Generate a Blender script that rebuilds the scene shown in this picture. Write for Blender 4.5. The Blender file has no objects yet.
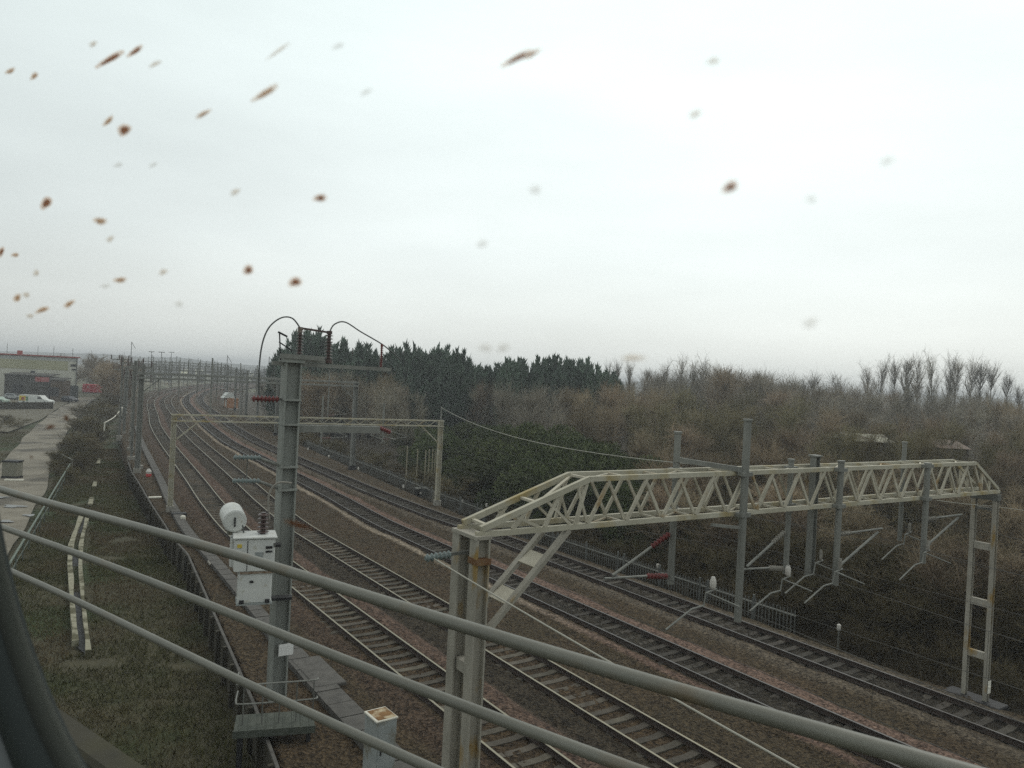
import bpy, math, random
import numpy as np
from mathutils import Vector, Matrix
R = math.radians
scene = bpy.context.scene
col = scene.collection
random.seed(7)
rng = np.random.default_rng(7)

# ------------------------------------------------------------------ camera frame (photo calibration)
H = 10.0
FPX = 770.0
ROLL = math.atan(0.049)
PIT = -math.atan(6 / FPX * math.cos(ROLL))
_F = np.array([0, math.cos(PIT), math.sin(PIT)])
_R0 = np.array([1.0, 0, 0])
_U0 = np.cross(_R0, _F)
_R = math.cos(ROLL) * _R0 + math.sin(ROLL) * _U0
_U = -math.sin(ROLL) * _R0 + math.cos(ROLL) * _U0


def gp(x, y, z=0.0):
    """the point at height z that is seen at photo position x, y"""
    d = _F + _R * (x - 512) / FPX - _U * (y - 384) / FPX
    t = (z - H) / d[2]
    return np.array([d[0] * t, d[1] * t, z])


def pr(p):
    v = np.array(p, float) - np.array([0, 0, H])
    w = v @ _F
    if w < 0.1:
        return -9999, -9999, w
    return 512 + FPX * (v @ _R) / w, 384 - FPX * (v @ _U) / w, w


def hor(x):
    return 378 + 0.049 * (x - 512)


# ------------------------------------------------------------------ track coordinates: s along, a across
TT = np.array([-0.5505, 0.8348, 0.0])
NN = np.array([0.8348, 0.5505, 0.0])
_ks = np.array([-400, 45, 58, 70, 82, 108, 132, 160, 185, 219, 260, 325, 400, 500, 650, 900.])
_kd = np.array([0, 0, 0.75, 1.9, 3.0, 5.4, 8.0, 11.8, 15.0, 20.2, 29, 47, 75, 125, 225, 430.])
_dd = np.gradient(_kd, _ks)
_dd[0] = _dd[1] = 0


def delta(s):
    i = int(np.clip(np.searchsorted(_ks, s) - 1, 0, len(_ks) - 2))
    h = _ks[i + 1] - _ks[i]
    t = (s - _ks[i]) / h
    h00 = 2 * t**3 - 3 * t**2 + 1; h10 = t**3 - 2 * t**2 + t
    h01 = -2 * t**3 + 3 * t**2; h11 = t**3 - t**2
    return h00 * _kd[i] + h10 * h * _dd[i] + h01 * _kd[i + 1] + h11 * h * _dd[i + 1]


def SA(s, a, z=0.0):
    d = delta(s)
    sl = (delta(s + 0.5) - delta(s - 0.5))
    t = TT + NN * sl
    t = t / np.linalg.norm(t)
    n = np.array([t[1], -t[0], 0])
    p = TT * s + NN * d + n * a
    return np.array([p[0], p[1], z])


def frame_at(s):
    sl = (delta(s + 0.5) - delta(s - 0.5))
    t = TT + NN * sl
    t = t / np.linalg.norm(t)
    return t, np.array([t[1], -t[0], 0])


def a_of(p):
    """rough s, a of a world point"""
    s = float(np.dot(p[:2], TT[:2])); ac = float(np.dot(p[:2], NN[:2]))
    for _ in range(4):
        t, n = frame_at(s)
        q = SA(s, 0)
        v = np.array([p[0] - q[0], p[1] - q[1], 0])
        s += float(v @ t); ac = float(v @ n)
    return s, ac


TRACKS = [12.05, 15.85, 21.35, 26.25]


def tc(k, s):
    """centre line offset of track k at s"""
    if k == 2:
        return TRACKS[2] - float(np.interp(s, [60, 80, 105, 140, 220], [0, 0.9, 1.8, 1.6, 1.2]))
    if k == 3:
        return TRACKS[3] - float(np.interp(s, [45, 65, 83, 105, 220], [0, 1.3, 2.2, 3.0, 2.6]))
    return TRACKS[k]


# ------------------------------------------------------------------ mesh collector
class MB:
    def __init__(self):
        self.v = []; self.f = []; self.mi = []

    def add(self, vs, fs, mi=0):
        o = len(self.v)
        self.v.extend([tuple(map(float, p)) for p in vs])
        self.f.extend([tuple(i + o for i in f) for f in fs])
        self.mi.extend([mi] * len(fs))
        return self

    def hexa(self, c8, mi=0):
        return self.add(c8, [(0, 3, 2, 1), (4, 5, 6, 7), (0, 1, 5, 4), (1, 2, 6, 5), (2, 3, 7, 6), (3, 0, 4, 7)], mi)

    def box(self, c, sx, sy, sz, ax=(1, 0, 0), ay=(0, 1, 0), az=(0, 0, 1), mi=0, bev=0.0):
        c = np.array(c, float); ax = np.array(ax, float); ay = np.array(ay, float); az = np.array(az, float)
        hx, hy, hz = sx / 2, sy / 2, sz / 2
        if bev <= 0:
            pts = []
            for z in (-hz, hz):
                for x, y in ((-hx, -hy), (hx, -hy), (hx, hy), (-hx, hy)):
                    pts.append(c + ax * x + ay * y + az * z)
            return self.hexa(pts, mi)
        b = bev; rings = []
        for z, ins in ((-hz, b), (-hz + b, 0), (hz - b, 0), (hz, b)):
            ring = []
            x1, y1 = hx - ins, hy - ins
            for x, y in ((-x1 + b, -y1), (x1 - b, -y1), (x1, -y1 + b), (x1, y1 - b), (x1 - b, y1), (-x1 + b, y1), (-x1, y1 - b), (-x1, -y1 + b)):
                ring.append(c + ax * x + ay * y + az * z)
            rings.append(ring)
        vs = [p for r in rings for p in r]; fs = []
        for k in range(3):
            for i in range(8):
                j = (i + 1) % 8
                fs.append((k * 8 + i, k * 8 + j, k * 8 + 8 + j, k * 8 + 8 + i))
        fs.append(tuple(range(7, -1, -1))); fs.append(tuple(range(24, 32)))
        return self.add(vs, fs, mi)

    def bar(self, p0, p1, w, h, up=(0, 0, 1), mi=0):
        p0 = np.array(p0, float); p1 = np.array(p1, float)
        d = p1 - p0; L = np.linalg.norm(d)
        if L < 1e-6:
            return self
        d /= L; up = np.array(up, float)
        if abs(d @ up) > 0.97:
            up = np.array([1.0, 0.3, 0])
        x = np.cross(d, up); x /= np.linalg.norm(x); y = np.cross(x, d)
        return self.box((p0 + p1) / 2, w, L, h, x, d, y, mi)

    def tube(self, pts, r, n=8, mi=0, caps=True):
        pts = [np.array(p, float) for p in pts]
        if not hasattr(r, '__len__'):
            r = [r] * len(pts)
        vs = []; fs = []
        prev = None
        for i, p in enumerate(pts):
            d = pts[min(i + 1, len(pts) - 1)] - pts[max(i - 1, 0)]
            d = d / (np.linalg.norm(d) + 1e-9)
            if prev is None:
                a = np.array([0, 0, 1.0]) if abs(d[2]) < 0.9 else np.array([1.0, 0, 0])
                x = np.cross(d, a)
            else:
                x = prev - d * (prev @ d)
            x /= (np.linalg.norm(x) + 1e-9); prev = x
            y = np.cross(d, x)
            for k in range(n):
                t = 2 * math.pi * k / n
                vs.append(p + r[i] * (math.cos(t) * x + math.sin(t) * y))
        for i in range(len(pts) - 1):
            for k in range(n):
                k2 = (k + 1) % n
                fs.append((i * n + k, i * n + k2, (i + 1) * n + k2, (i + 1) * n + k))
        if caps:
            fs.append(tuple(range(n - 1, -1, -1))); fs.append(tuple((len(pts) - 1) * n + k for k in range(n)))
        return self.add(vs, fs, mi)

    def hcol(self, base, top, bx, by, ax, ay, t=0.03, mi=0):
        """H section column: flanges bx wide across ax, depth by along ay"""
        base = np.array(base, float); top = np.array(top, float)
        ax = np.array(ax, float); ay = np.array(ay, float)
        for sgn in (-1, 1):
            off = ay * sgn * (by / 2 - t / 2)
            self.hexa([base + off - ax * bx / 2 - ay * t / 2, base + off + ax * bx / 2 - ay * t / 2, base + off + ax * bx / 2 + ay * t / 2, base + off - ax * bx / 2 + ay * t / 2,
                       top + off - ax * bx / 2 - ay * t / 2, top + off + ax * bx / 2 - ay * t / 2, top + off + ax * bx / 2 + ay * t / 2, top + off - ax * bx / 2 + ay * t / 2], mi)
        h = by / 2 - t
        self.hexa([base - ax * t / 2 - ay * h, base + ax * t / 2 - ay * h, base + ax * t / 2 + ay * h, base - ax * t / 2 + ay * h,
                   top - ax * t / 2 - ay * h, top + ax * t / 2 - ay * h, top + ax * t / 2 + ay * h, top - ax * t / 2 + ay * h], mi)
        return self

    def sheds(self, p0, p1, r0, r1, n, seg=10, mi=0):
        """insulator: n discs on a rod from p0 to p1"""
        p0 = np.array(p0, float); p1 = np.array(p1, float)
        pts = []; rr = []
        for i in range(n):
            for u, r in ((0.0, r0), (0.3, r0), (0.42, r1), (0.6, r1 * 0.9), (0.75, r0)):
                pts.append(p0 + (p1 - p0) * (i + u) / n); rr.append(r)
        pts.append(p1); rr.append(r0)
        return self.tube(pts, rr, seg, mi)

    def prism(self, poly, o, ax, ay, an, depth, mi=0):
        """polygon (x,y list) in the plane ax,ay at o, extruded depth along an"""
        o = np.array(o, float); ax = np.array(ax, float); ay = np.array(ay, float); an = np.array(an, float)
        n = len(poly)
        vs = [o + ax * x + ay * y for x, y in poly] + [o + ax * x + ay * y + an * depth for x, y in poly]
        fs = [tuple(range(n - 1, -1, -1)), tuple(range(n, 2 * n))]
        for i in range(n):
            j = (i + 1) % n
            fs.append((i, j, n + j, n + i))
        return self.add(vs, fs, mi)

    def build(self, name, mats, parent=None, loc=None, smooth=False):
        me = bpy.data.meshes.new(name)
        o3 = (0, 0, 0)
        if parent is not None:
            r = parent
            while r.parent is not None:
                r = r.parent
            o3 = tuple(r.location)
        elif loc is not None:
            o3 = tuple(map(float, loc))
        V = np.array(self.v, float) - np.array(o3)
        me.from_pydata(V.tolist(), [], self.f)
        if not isinstance(mats, (list, tuple)):
            mats = [mats]
        for m in mats:
            me.materials.append(m)
        if len(mats) > 1:
            me.polygons.foreach_set('material_index', self.mi)
        if smooth:
            me.polygons.foreach_set('use_smooth', [True] * len(me.polygons))
        me.update()
        o = bpy.data.objects.new(name, me)
        col.objects.link(o)
        if parent is not None:
            o.parent = parent
        elif loc is not None:
            o.location = o3
        return o


def tag(o, label=None, cat=None, group=None, kind=None):
    if label: o['label'] = label
    if cat: o['category'] = cat
    if group: o['group'] = group
    if kind: o['kind'] = kind
    return o


def empty(name, loc, label=None, cat=None, group=None):
    o = bpy.data.objects.new(name, None)
    o.empty_display_size = 0.2
    col.objects.link(o)
    o.location = tuple(map(float, loc))
    return tag(o, label, cat, group)


KIDS = {}


def copy_tree(o, parent=None):
    c = o.copy(); col.objects.link(c); c.parent = parent
    for ch in [x for x in bpy.data.objects if x.parent == o] if o.name not in KIDS else KIDS[o.name]:
        copy_tree(ch, c)
    return c


def freeze(o):
    KIDS[o.name] = [x for x in bpy.data.objects if x.parent == o]
    for k in KIDS[o.name]:
        freeze(k)


# ------------------------------------------------------------------ materials
MATS = {}


def mat(name, c1, c2=None, scale=4.0, rough=0.8, metal=0.0, bump=0.0, detail=6, c3=None, s3=0.7, t3=(0.52, 0.62), vary=0.0, spec=0.3, bscale=None, stretch=None):
    m = bpy.data.materials.new(name); m.use_nodes = True
    nt = m.node_tree; N = nt.nodes; L = nt.links
    b = N['Principled BSDF']
    b.inputs['Roughness'].default_value = rough; b.inputs['Metallic'].default_value = metal
    b.inputs['Specular IOR Level'].default_value = spec
    tcn = N.new('ShaderNodeTexCoord')
    vec = tcn.outputs['Object']
    if stretch:
        mp = N.new('ShaderNodeMapping'); mp.inputs['Scale'].default_value = stretch
        L.new(vec, mp.inputs['Vector']); vec = mp.outputs['Vector']
    out = None
    if c2 is not None:
        nz = N.new('ShaderNodeTexNoise'); nz.inputs['Scale'].default_value = scale; nz.inputs['Detail'].default_value = detail; nz.inputs['Roughness'].default_value = 0.65
        L.new(vec, nz.inputs['Vector'])
        cr = N.new('ShaderNodeValToRGB')
        cr.color_ramp.elements[0].position = 0.35; cr.color_ramp.elements[1].position = 0.65
        cr.color_ramp.elements[0].color = (*c1, 1); cr.color_ramp.elements[1].color = (*c2, 1)
        L.new(nz.outputs['Fac'], cr.inputs['Fac'])
        out = cr.outputs['Color']
        if c3 is not None:
            n3 = N.new('ShaderNodeTexNoise'); n3.inputs['Scale'].default_value = s3; n3.inputs['Detail'].default_value = 5
            L.new(vec, n3.inputs['Vector'])
            mr = N.new('ShaderNodeMapRange'); mr.inputs['From Min'].default_value = t3[0]; mr.inputs['From Max'].default_value = t3[1]
            L.new(n3.outputs['Fac'], mr.inputs['Value'])
            mx = N.new('ShaderNodeMix'); mx.data_type = 'RGBA'
            L.new(mr.outputs['Result'], mx.inputs['Factor']); L.new(out, mx.inputs['A']); mx.inputs['B'].default_value = (*c3, 1)
            out = mx.outputs['Result']
    if vary > 0:
        oi = N.new('ShaderNodeObjectInfo')
        mr = N.new('ShaderNodeMapRange'); mr.inputs['To Min'].default_value = 1 - vary; mr.inputs['To Max'].default_value = 1 + vary
        L.new(oi.outputs['Random'], mr.inputs['Value'])
        hs = N.new('ShaderNodeHueSaturation'); L.new(mr.outputs['Result'], hs.inputs['Value'])
        mh = N.new('ShaderNodeMath'); mh.operation = 'MULTIPLY'; mh.inputs[1].default_value = 7.31
        fr = N.new('ShaderNodeMath'); fr.operation = 'FRACT'
        L.new(oi.outputs['Random'], mh.inputs[0]); L.new(mh.outputs[0], fr.inputs[0])
        mr2 = N.new('ShaderNodeMapRange'); mr2.inputs['To Min'].default_value = 0.492; mr2.inputs['To Max'].default_value = 0.512
        L.new(fr.outputs[0], mr2.inputs['Value']); L.new(mr2.outputs['Result'], hs.inputs['Hue'])
        if out is not None:
            L.new(out, hs.inputs['Color'])
        else:
            hs.inputs['Color'].default_value = (*c1, 1)
        out = hs.outputs['Color']
    if out is not None:
        L.new(out, b.inputs['Base Color'])
    else:
        b.inputs['Base Color'].default_value = (*c1, 1)
    if bump > 0:
        nb = N.new('ShaderNodeTexNoise'); nb.inputs['Scale'].default_value = bscale or scale * 3; nb.inputs['Detail'].default_value = 4
        L.new(vec, nb.inputs['Vector'])
        bp = N.new('ShaderNodeBump'); bp.inputs['Strength'].default_value = bump; bp.inputs['Distance'].default_value = 0.05
        L.new(nb.outputs['Fac'], bp.inputs['Height']); L.new(bp.outputs['Normal'], b.inputs['Normal'])
    MATS[name] = m
    return m


M_galv = mat('galvanised_steel', (0.165, 0.168, 0.152), (0.235, 0.238, 0.215), 3.0, 0.6, 0.3, stretch=(1, 1, 0.25))
M_galvd = mat('dull_galvanised', (0.095, 0.097, 0.086), (0.15, 0.152, 0.136), 2.0, 0.7, 0.2)
M_mast = mat('weathered_mast', (0.205, 0.215, 0.196), (0.30, 0.312, 0.285), 2.2, 0.7, 0.2, stretch=(1, 1, 0.15))
M_paint = mat('cream_lattice_paint', (0.35, 0.325, 0.255), (0.47, 0.44, 0.355), 2.2, 0.7, c3=(0.27, 0.185, 0.085), s3=1.4, t3=(0.58, 0.70))
M_paint2 = mat('lichen_cream_paint', (0.34, 0.32, 0.245), (0.43, 0.41, 0.33), 1.4, 0.75, c3=(0.30, 0.235, 0.10), s3=1.3, t3=(0.52, 0.70))
M_leg = mat('stained_leg_paint', (0.25, 0.235, 0.195), (0.34, 0.32, 0.27), 3.0, 0.75, c3=(0.26, 0.17, 0.05), s3=1.9, t3=(0.58, 0.68), stretch=(1, 1, 0.45))
M_conc = mat('old_concrete', (0.20, 0.19, 0.165), (0.29, 0.275, 0.24), 5.0, 0.9, bump=0.3)
M_trough = mat('trough_concrete', (0.068, 0.065, 0.059), (0.105, 0.10, 0.09), 3.0, 0.9, bump=0.3)
M_chan = mat('lichened_concrete', (0.18, 0.172, 0.12), (0.30, 0.288, 0.215), 3.0, 0.9, bump=0.3, c3=(0.085, 0.08, 0.045), s3=1.1, t3=(0.5, 0.58))
M_sleep = mat('sleeper_concrete', (0.055, 0.048, 0.037), (0.098, 0.086, 0.066), 2.5, 0.9, vary=0.25)
M_sleepd = mat('grimy_sleeper', (0.030, 0.026, 0.021), (0.062, 0.054, 0.043), 2.5, 0.9, vary=0.25)
M_rust = mat('rail_rust', (0.028, 0.022, 0.019), (0.05, 0.035, 0.027), 6, 0.85)
M_head = mat('polished_rail', (0.26, 0.24, 0.18), rough=0.5, metal=0.9)
M_headd = mat('dull_rail', (0.10, 0.095, 0.09), rough=0.45, metal=0.7)
M_red = mat('red_insulator', (0.15, 0.038, 0.035), rough=0.5)
M_brown = mat('brown_porcelain', (0.075, 0.05, 0.045), rough=0.35)
M_white = mat('white_porcelain', (0.50, 0.48, 0.44), rough=0.4)
M_box = mat('white_cabinet_paint', (0.52, 0.53, 0.51), (0.60, 0.61, 0.58), 2.5, 0.5, c3=(0.36, 0.34, 0.27), s3=5.0, t3=(0.60, 0.75))
M_boxl = mat('grey_cabinet_paint', (0.24, 0.265, 0.26), (0.31, 0.33, 0.32), 3.0, 0.6, c3=(0.17, 0.16, 0.12), s3=2.0)
M_rlid = mat('rusty_lid', (0.13, 0.065, 0.02), (0.23, 0.125, 0.045), 6.0, 0.8, c3=(0.42, 0.35, 0.23), s3=3.2, t3=(0.55, 0.66))
M_pale = mat('pale_metal_edge', (0.58, 0.56, 0.48), rough=0.6)
M_dark = mat('dark_metal', (0.02, 0.02, 0.021), rough=0.6)
M_black = mat('black_plastic', (0.011, 0.012, 0.012), rough=0.5)
M_cable = mat('cable_grey', (0.09, 0.095, 0.09), rough=0.5)
M_wire = mat('copper_wire_dark', (0.05, 0.05, 0.045), rough=0.6)
M_pwire = mat('pale_wire', (0.32, 0.31, 0.26), rough=0.5)
M_rail = mat('railing_paint', (0.115, 0.114, 0.094), (0.15, 0.149, 0.124), 1.6, 0.45, c3=(0.13, 0.105, 0.07), s3=2.4, t3=(0.58, 0.72), spec=0.45)
M_deck = mat('deck_concrete', (0.030, 0.029, 0.020), (0.052, 0.048, 0.034), 1.2, 0.9, bump=0.3, c3=(0.05, 0.048, 0.022), s3=0.6)
M_wood = mat('dark_timber', (0.03, 0.028, 0.02), (0.06, 0.053, 0.037), 2.0, 0.9, stretch=(4, 4, 0.4))
M_stake = mat('pale_timber', (0.22, 0.20, 0.14), (0.30, 0.27, 0.2), 3, 0.9)
M_seal = mat('black_rubber', (0.012, 0.018, 0.017), rough=0.7)
M_frame = mat('window_trim', (0.045, 0.058, 0.060), (0.06, 0.075, 0.077), 3, 0.35, spec=0.5)
M_yel = mat('yellow_plate', (0.55, 0.42, 0.05), rough=0.6)
M_wplate = mat('white_plate', (0.70, 0.68, 0.60), rough=0.6)
M_green = mat('pale_green_rail', (0.105, 0.135, 0.11), (0.15, 0.18, 0.15), 3, 0.7)
M_pal = mat('palisade_steel', (0.095, 0.099, 0.092), (0.14, 0.146, 0.136), 1.5, 0.6, 0.3)
M_glassd = mat('dark_window_glass', (0.02, 0.024, 0.028), rough=0.15, spec=0.6)
M_tyre = mat('tyre_rubber', (0.015, 0.015, 0.015), rough=0.8)
M_sign = mat('white_enamel', (0.7, 0.7, 0.68), rough=0.5)
M_ins_bl = mat('blue_grey_insulator', (0.17, 0.205, 0.20), rough=0.5)

# vegetation
M_twig = mat('bare_twigs', (0.165, 0.127, 0.083), (0.285, 0.228, 0.158), 0.5, 0.95, vary=0.38, spec=0.1)
M_twigg = mat('grey_twigs', (0.165, 0.148, 0.115), (0.29, 0.262, 0.21), 0.5, 0.95, vary=0.38, spec=0.1)
M_twigo = mat('olive_twigs', (0.128, 0.111, 0.060), (0.225, 0.196, 0.116), 0.5, 0.95, vary=0.22, spec=0.1)
M_thick = mat('thicket_twigs', (0.085, 0.072, 0.039), (0.155, 0.130, 0.077), 0.5, 0.95, vary=0.3, spec=0.1)
M_twigd = mat('dark_scrub_twigs', (0.056, 0.047, 0.026), (0.110, 0.091, 0.053), 0.6, 0.95, vary=0.22, spec=0.1)
M_bark = mat('bark', (0.075, 0.065, 0.048), (0.135, 0.12, 0.092), 3, 0.95, vary=0.2)
M_conif = mat('conifer_needles', (0.062, 0.094, 0.070), (0.125, 0.170, 0.125), 0.7, 0.85, vary=0.2, spec=0.2)
M_everg = mat('evergreen_leaves', (0.034, 0.048, 0.017), (0.088, 0.104, 0.040), 0.8, 0.8, vary=0.25, spec=0.2)
M_grass = mat('verge_grass_blades', (0.056, 0.060, 0.025), (0.108, 0.102, 0.050), 0.35, 0.9, c3=(0.108, 0.086, 0.049), s3=0.22, t3=(0.46, 0.58), spec=0.1)
M_under = mat('undergrowth_stems', (0.03, 0.025, 0.015), (0.085, 0.068, 0.042), 0.3, 0.95, spec=0.1)
M_ivy = mat('ivy_leaves', (0.020, 0.033, 0.012), (0.045, 0.06, 0.022), 1.5, 0.7, spec=0.2)

# ------------------------------------------------------------------ ground sheets
M_ground = mat('far_ground', (0.06, 0.065, 0.035), (0.095, 0.095, 0.055), 0.01, 0.95, c3=(0.10, 0.09, 0.05), s3=0.003, t3=(0.48, 0.55))
M_verge = mat('verge_soil', (0.042, 0.040, 0.022), (0.074, 0.067, 0.039), 1.3, 0.95, bump=0.8, bscale=3.0, c3=(0.030, 0.042, 0.014), s3=0.2, t3=(0.48, 0.6))
M_woodf = mat('wood_floor', (0.026, 0.022, 0.013), (0.05, 0.041, 0.025), 1.0, 0.95, bump=0.8, bscale=3.0)
M_road = mat('dirt_road', (0.135, 0.12, 0.09), (0.21, 0.19, 0.148), 0.45, 0.8, bump=0.35, bscale=1.8, c3=(0.07, 0.062, 0.046), s3=0.16, t3=(0.5, 0.62))
M_yard = mat('yard_gravel', (0.085, 0.078, 0.055), (0.13, 0.12, 0.088), 0.5, 0.9, bump=0.4)
M_field = mat('straw_field', (0.26, 0.25, 0.13), (0.31, 0.30, 0.17), 0.01, 0.95)
M_hill = mat('hill_woodland', (0.045, 0.055, 0.05), (0.085, 0.095, 0.08), 0.02, 0.95)
M_puddle = mat('puddle_water', (0.05, 0.048, 0.04), rough=0.22, spec=0.4)


def grid(name, us, vs, fn, m, attr=None, kind='structure'):
    V = []; A = []
    for u in us:
        for v in vs:
            r = fn(u, v)
            V.append(r[:3])
            if attr: A.append(r[3])
    nv = len(vs); F = []
    for i in range(len(us) - 1):
        for j in range(nv - 1):
            F.append((i * nv + j, i * nv + j + 1, (i + 1) * nv + j + 1, (i + 1) * nv + j))
    me = bpy.data.meshes.new(name); me.from_pydata([tuple(map(float, p)) for p in V], [], F)
    me.materials.append(m)
    if attr:
        ca = me.color_attributes.new(attr, 'FLOAT_COLOR', 'POINT')
        ca.data.foreach_set('color', np.array([(*c, 1.0) for c in A], dtype=np.float32).ravel())
    me.polygons.foreach_set('use_smooth', [True] * len(F)); me.update()
    # normals upward
    if me.polygons[0].normal.z < 0:
        me.flip_normals()
    o = bpy.data.objects.new(name, me); col.objects.link(o); o['kind'] = kind
    return o


def sm(x, a, b):
    t = min(1, max(0, (x - a) / (b - a))); return t * t * (3 - 2 * t)


def edge_a(s):
    """outer edge of the track formation on the verge side"""
    return float(np.interp(s, [-30, 13, 23, 43, 52, 61, 77, 100, 160], [4.2, 5.5, 6.7, 8.55, 8.5, 8.2, 7.5, 7.3, 7.0]))


# big ground, one sheet to the horizon
ring = [0.0] + [60 * 1.35**k for k in range(16)]
b = MB(); NV = 48; vs = [(0, 100, -1.62)]
for r in ring[1:]:
    for k in range(NV):
        t = 2 * math.pi * k / NV
        vs.append((r * math.cos(t), 100 + r * math.sin(t), -1.62))
fs = []
for k in range(NV):
    fs.append((0, 1 + k, 1 + (k + 1) % NV))
for i in range(len(ring) - 2):
    for k in range(NV):
        k2 = (k + 1) % NV
        fs.append((1 + i * NV + k, 1 + (i + 1) * NV + k, 1 + (i + 1) * NV + k2, 1 + i * NV + k2))
b.add(vs, fs)
tag(b.build('ground', M_ground), kind='structure')

# track bed (ballast) with real relief and the colours of its stones
S_near = list(np.arange(-22, 6, 0.6)) + list(np.arange(6, 62, 0.2)) + list(np.arange(62, 150, 0.7)) + list(np.arange(150, 640, 4.0))
A_cols = list(np.arange(3.8, 29.9, 0.125))


def vnoise(x, y, sc, seed=0):
    x = x * sc; y = y * sc
    xi, yi = math.floor(x), math.floor(y); xf, yf = x - xi, y - yi
    def h(i, j):
        n = (i * 374761393 + j * 668265263 + seed * 974711) & 0x7fffffff
        n = ((n ^ (n >> 13)) * 1274126177) & 0x7fffffff
        return ((n ^ (n >> 16)) & 0xffff) / 65535.0
    u = xf * xf * (3 - 2 * xf); v = yf * yf * (3 - 2 * yf)
    return (h(xi, yi) * (1 - u) + h(xi + 1, yi) * u) * (1 - v) + (h(xi, yi + 1) * (1 - u) + h(xi + 1, yi + 1) * u) * v


BROWN = np.array([0.048, 0.035, 0.022]); DARKB = np.array([0.023, 0.020, 0.0155]); PINK = np.array([0.098, 0.067, 0.054])
PALE = np.array([0.165, 0.142, 0.113]); OLIVE = np.array([0.035, 0.031, 0.019])


def bed(s, a):
    z = -0.27
    c = BROWN.copy()
    w = (vnoise(s, a, 0.35, 3) - 0.5) * 0.5
    # between the tracks olive / brown patches
    c = c * (1 - 0.55 * vnoise(s, a, 0.6, 5)) + OLIVE * (0.55 * vnoise(s, a, 0.6, 5))
    for k in range(4):
        cc = tc(k, s); d = a - cc
        if abs(d) < 0.85:
            z = -0.232 + (.02 if k >= 2 else 0) + .03 * (vnoise(s, a, 1.1, 17) - .4); c = DARKB * (0.8 + 0.6 * vnoise(s, a, 1.2, 9)) if k >= 2 else BROWN * (0.75 + 0.4 * vnoise(s, a, 1.2, 9))
        elif abs(d) < 1.45:
            z = -0.165 - 0.03 * (abs(d) - .85)
        elif abs(d) < 1.9:
            z = -0.183 - 0.09 * sm(abs(d), 1.45, 1.9)
        if k == 0:
            m = sm(d, 0.85, 1.0) * (1 - sm(d, 1.7 + w, 2.1 + w)); z += 0.05 * m; c = c * (1 - 0.8 * m) + PINK * 0.85 * 0.8 * m
            m = sm(-d, 0.85, 1.1) * (1 - sm(-d, 1.6, 2.3)); c = c * (1 - 0.5 * m) + PINK * 0.6 * 0.5 * m
        if k == 1:
            m = sm(-d, 0.85, 1.0) * (1 - sm(-d, 1.9, 2.1)); c = c * (1 - 0.75 * m) + DARKB * 1.25 * 0.75 * m
        if k == 2:
            m = sm(d, 0.85, 0.95) * (1 - sm(d, 1.75 + w, 2.05 + w)); z += 0.07 * m; c = c * (1 - m) + PINK * 1.15 * m
            m = sm(-d, 1.0, 1.1) * (1 - sm(-d, 1.35 + w * .15, 1.5 + w * .15)); z += 0.02 * m
            c = c * (1 - m) + (PINK * (1 - sm(s, 20, 34)) + PALE * 1.1 * sm(s, 20, 34)) * m
        if k == 3:
            m = sm(-d, 0.9, 1.05) * (1 - sm(-d, 1.3 + w, 1.9 + w)); c = c * (1 - .7 * m) + PALE * .55 * .7 * m
            m = sm(d, 0.9, 1.0) * (1 - sm(d, 1.5, 1.8)); c = c * (1 - .7 * m) + PALE * .5 * .7 * m
    z += (vnoise(s, a, 0.8, 1) - 0.5) * 0.07
    z += (random.random() - 0.5) * (0.055 if s < 62 else 0.03)
    c = c * (0.72 + 0.56 * random.random())
    e = edge_a(s)
    if a < e: z = -0.33 - (e - a) * 14
    if a < e - 0.15: z = -2.4
    if a > 28.3: z -= (a - 28.3) * 0.6
    p = SA(s, a, z)
    return (p[0], p[1], z, c)


M_bal = bpy.data.materials.new('ballast'); M_bal.use_nodes = True
nt = M_bal.node_tree; N = nt.nodes; L = nt.links
bs = N['Principled BSDF']; bs.inputs['Roughness'].default_value = 0.95; bs.inputs['Specular IOR Level'].default_value = 0.15
at = N.new('ShaderNodeAttribute'); at.attribute_name = 'stone'
tcn = N.new('ShaderNodeTexCoord')
vo = N.new('ShaderNodeTexVoronoi'); vo.inputs['Scale'].default_value = 13; L.new(tcn.outputs['Object'], vo.inputs['Vector'])
cr = N.new('ShaderNodeValToRGB'); cr.color_ramp.elements[0].color = (0.40, 0.38, 0.36, 1); cr.color_ramp.elements[1].color = (1.85, 1.8, 1.7, 1)
sepc = N.new('ShaderNodeSeparateColor'); L.new(vo.outputs['Color'], sepc.inputs['Color']); L.new(sepc.outputs['Red'], cr.inputs['Fac'])
mu = N.new('ShaderNodeMix'); mu.data_type = 'RGBA'; mu.blend_type = 'MULTIPLY'; mu.inputs['Factor'].default_value = 1
L.new(at.outputs['Color'], mu.inputs['A']); L.new(cr.outputs['Color'], mu.inputs['B']); L.new(mu.outputs['Result'], bs.inputs['Base Color'])
bp = N.new('ShaderNodeBump'); bp.inputs['Strength'].default_value = 0.9; bp.inputs['Distance'].default_value = 0.06
L.new(vo.outputs['Distance'], bp.inputs['Height']); L.new(bp.outputs['Normal'], bs.inputs['Normal'])
grid('track_bed', S_near, A_cols, bed, M_bal, 'stone')

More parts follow.
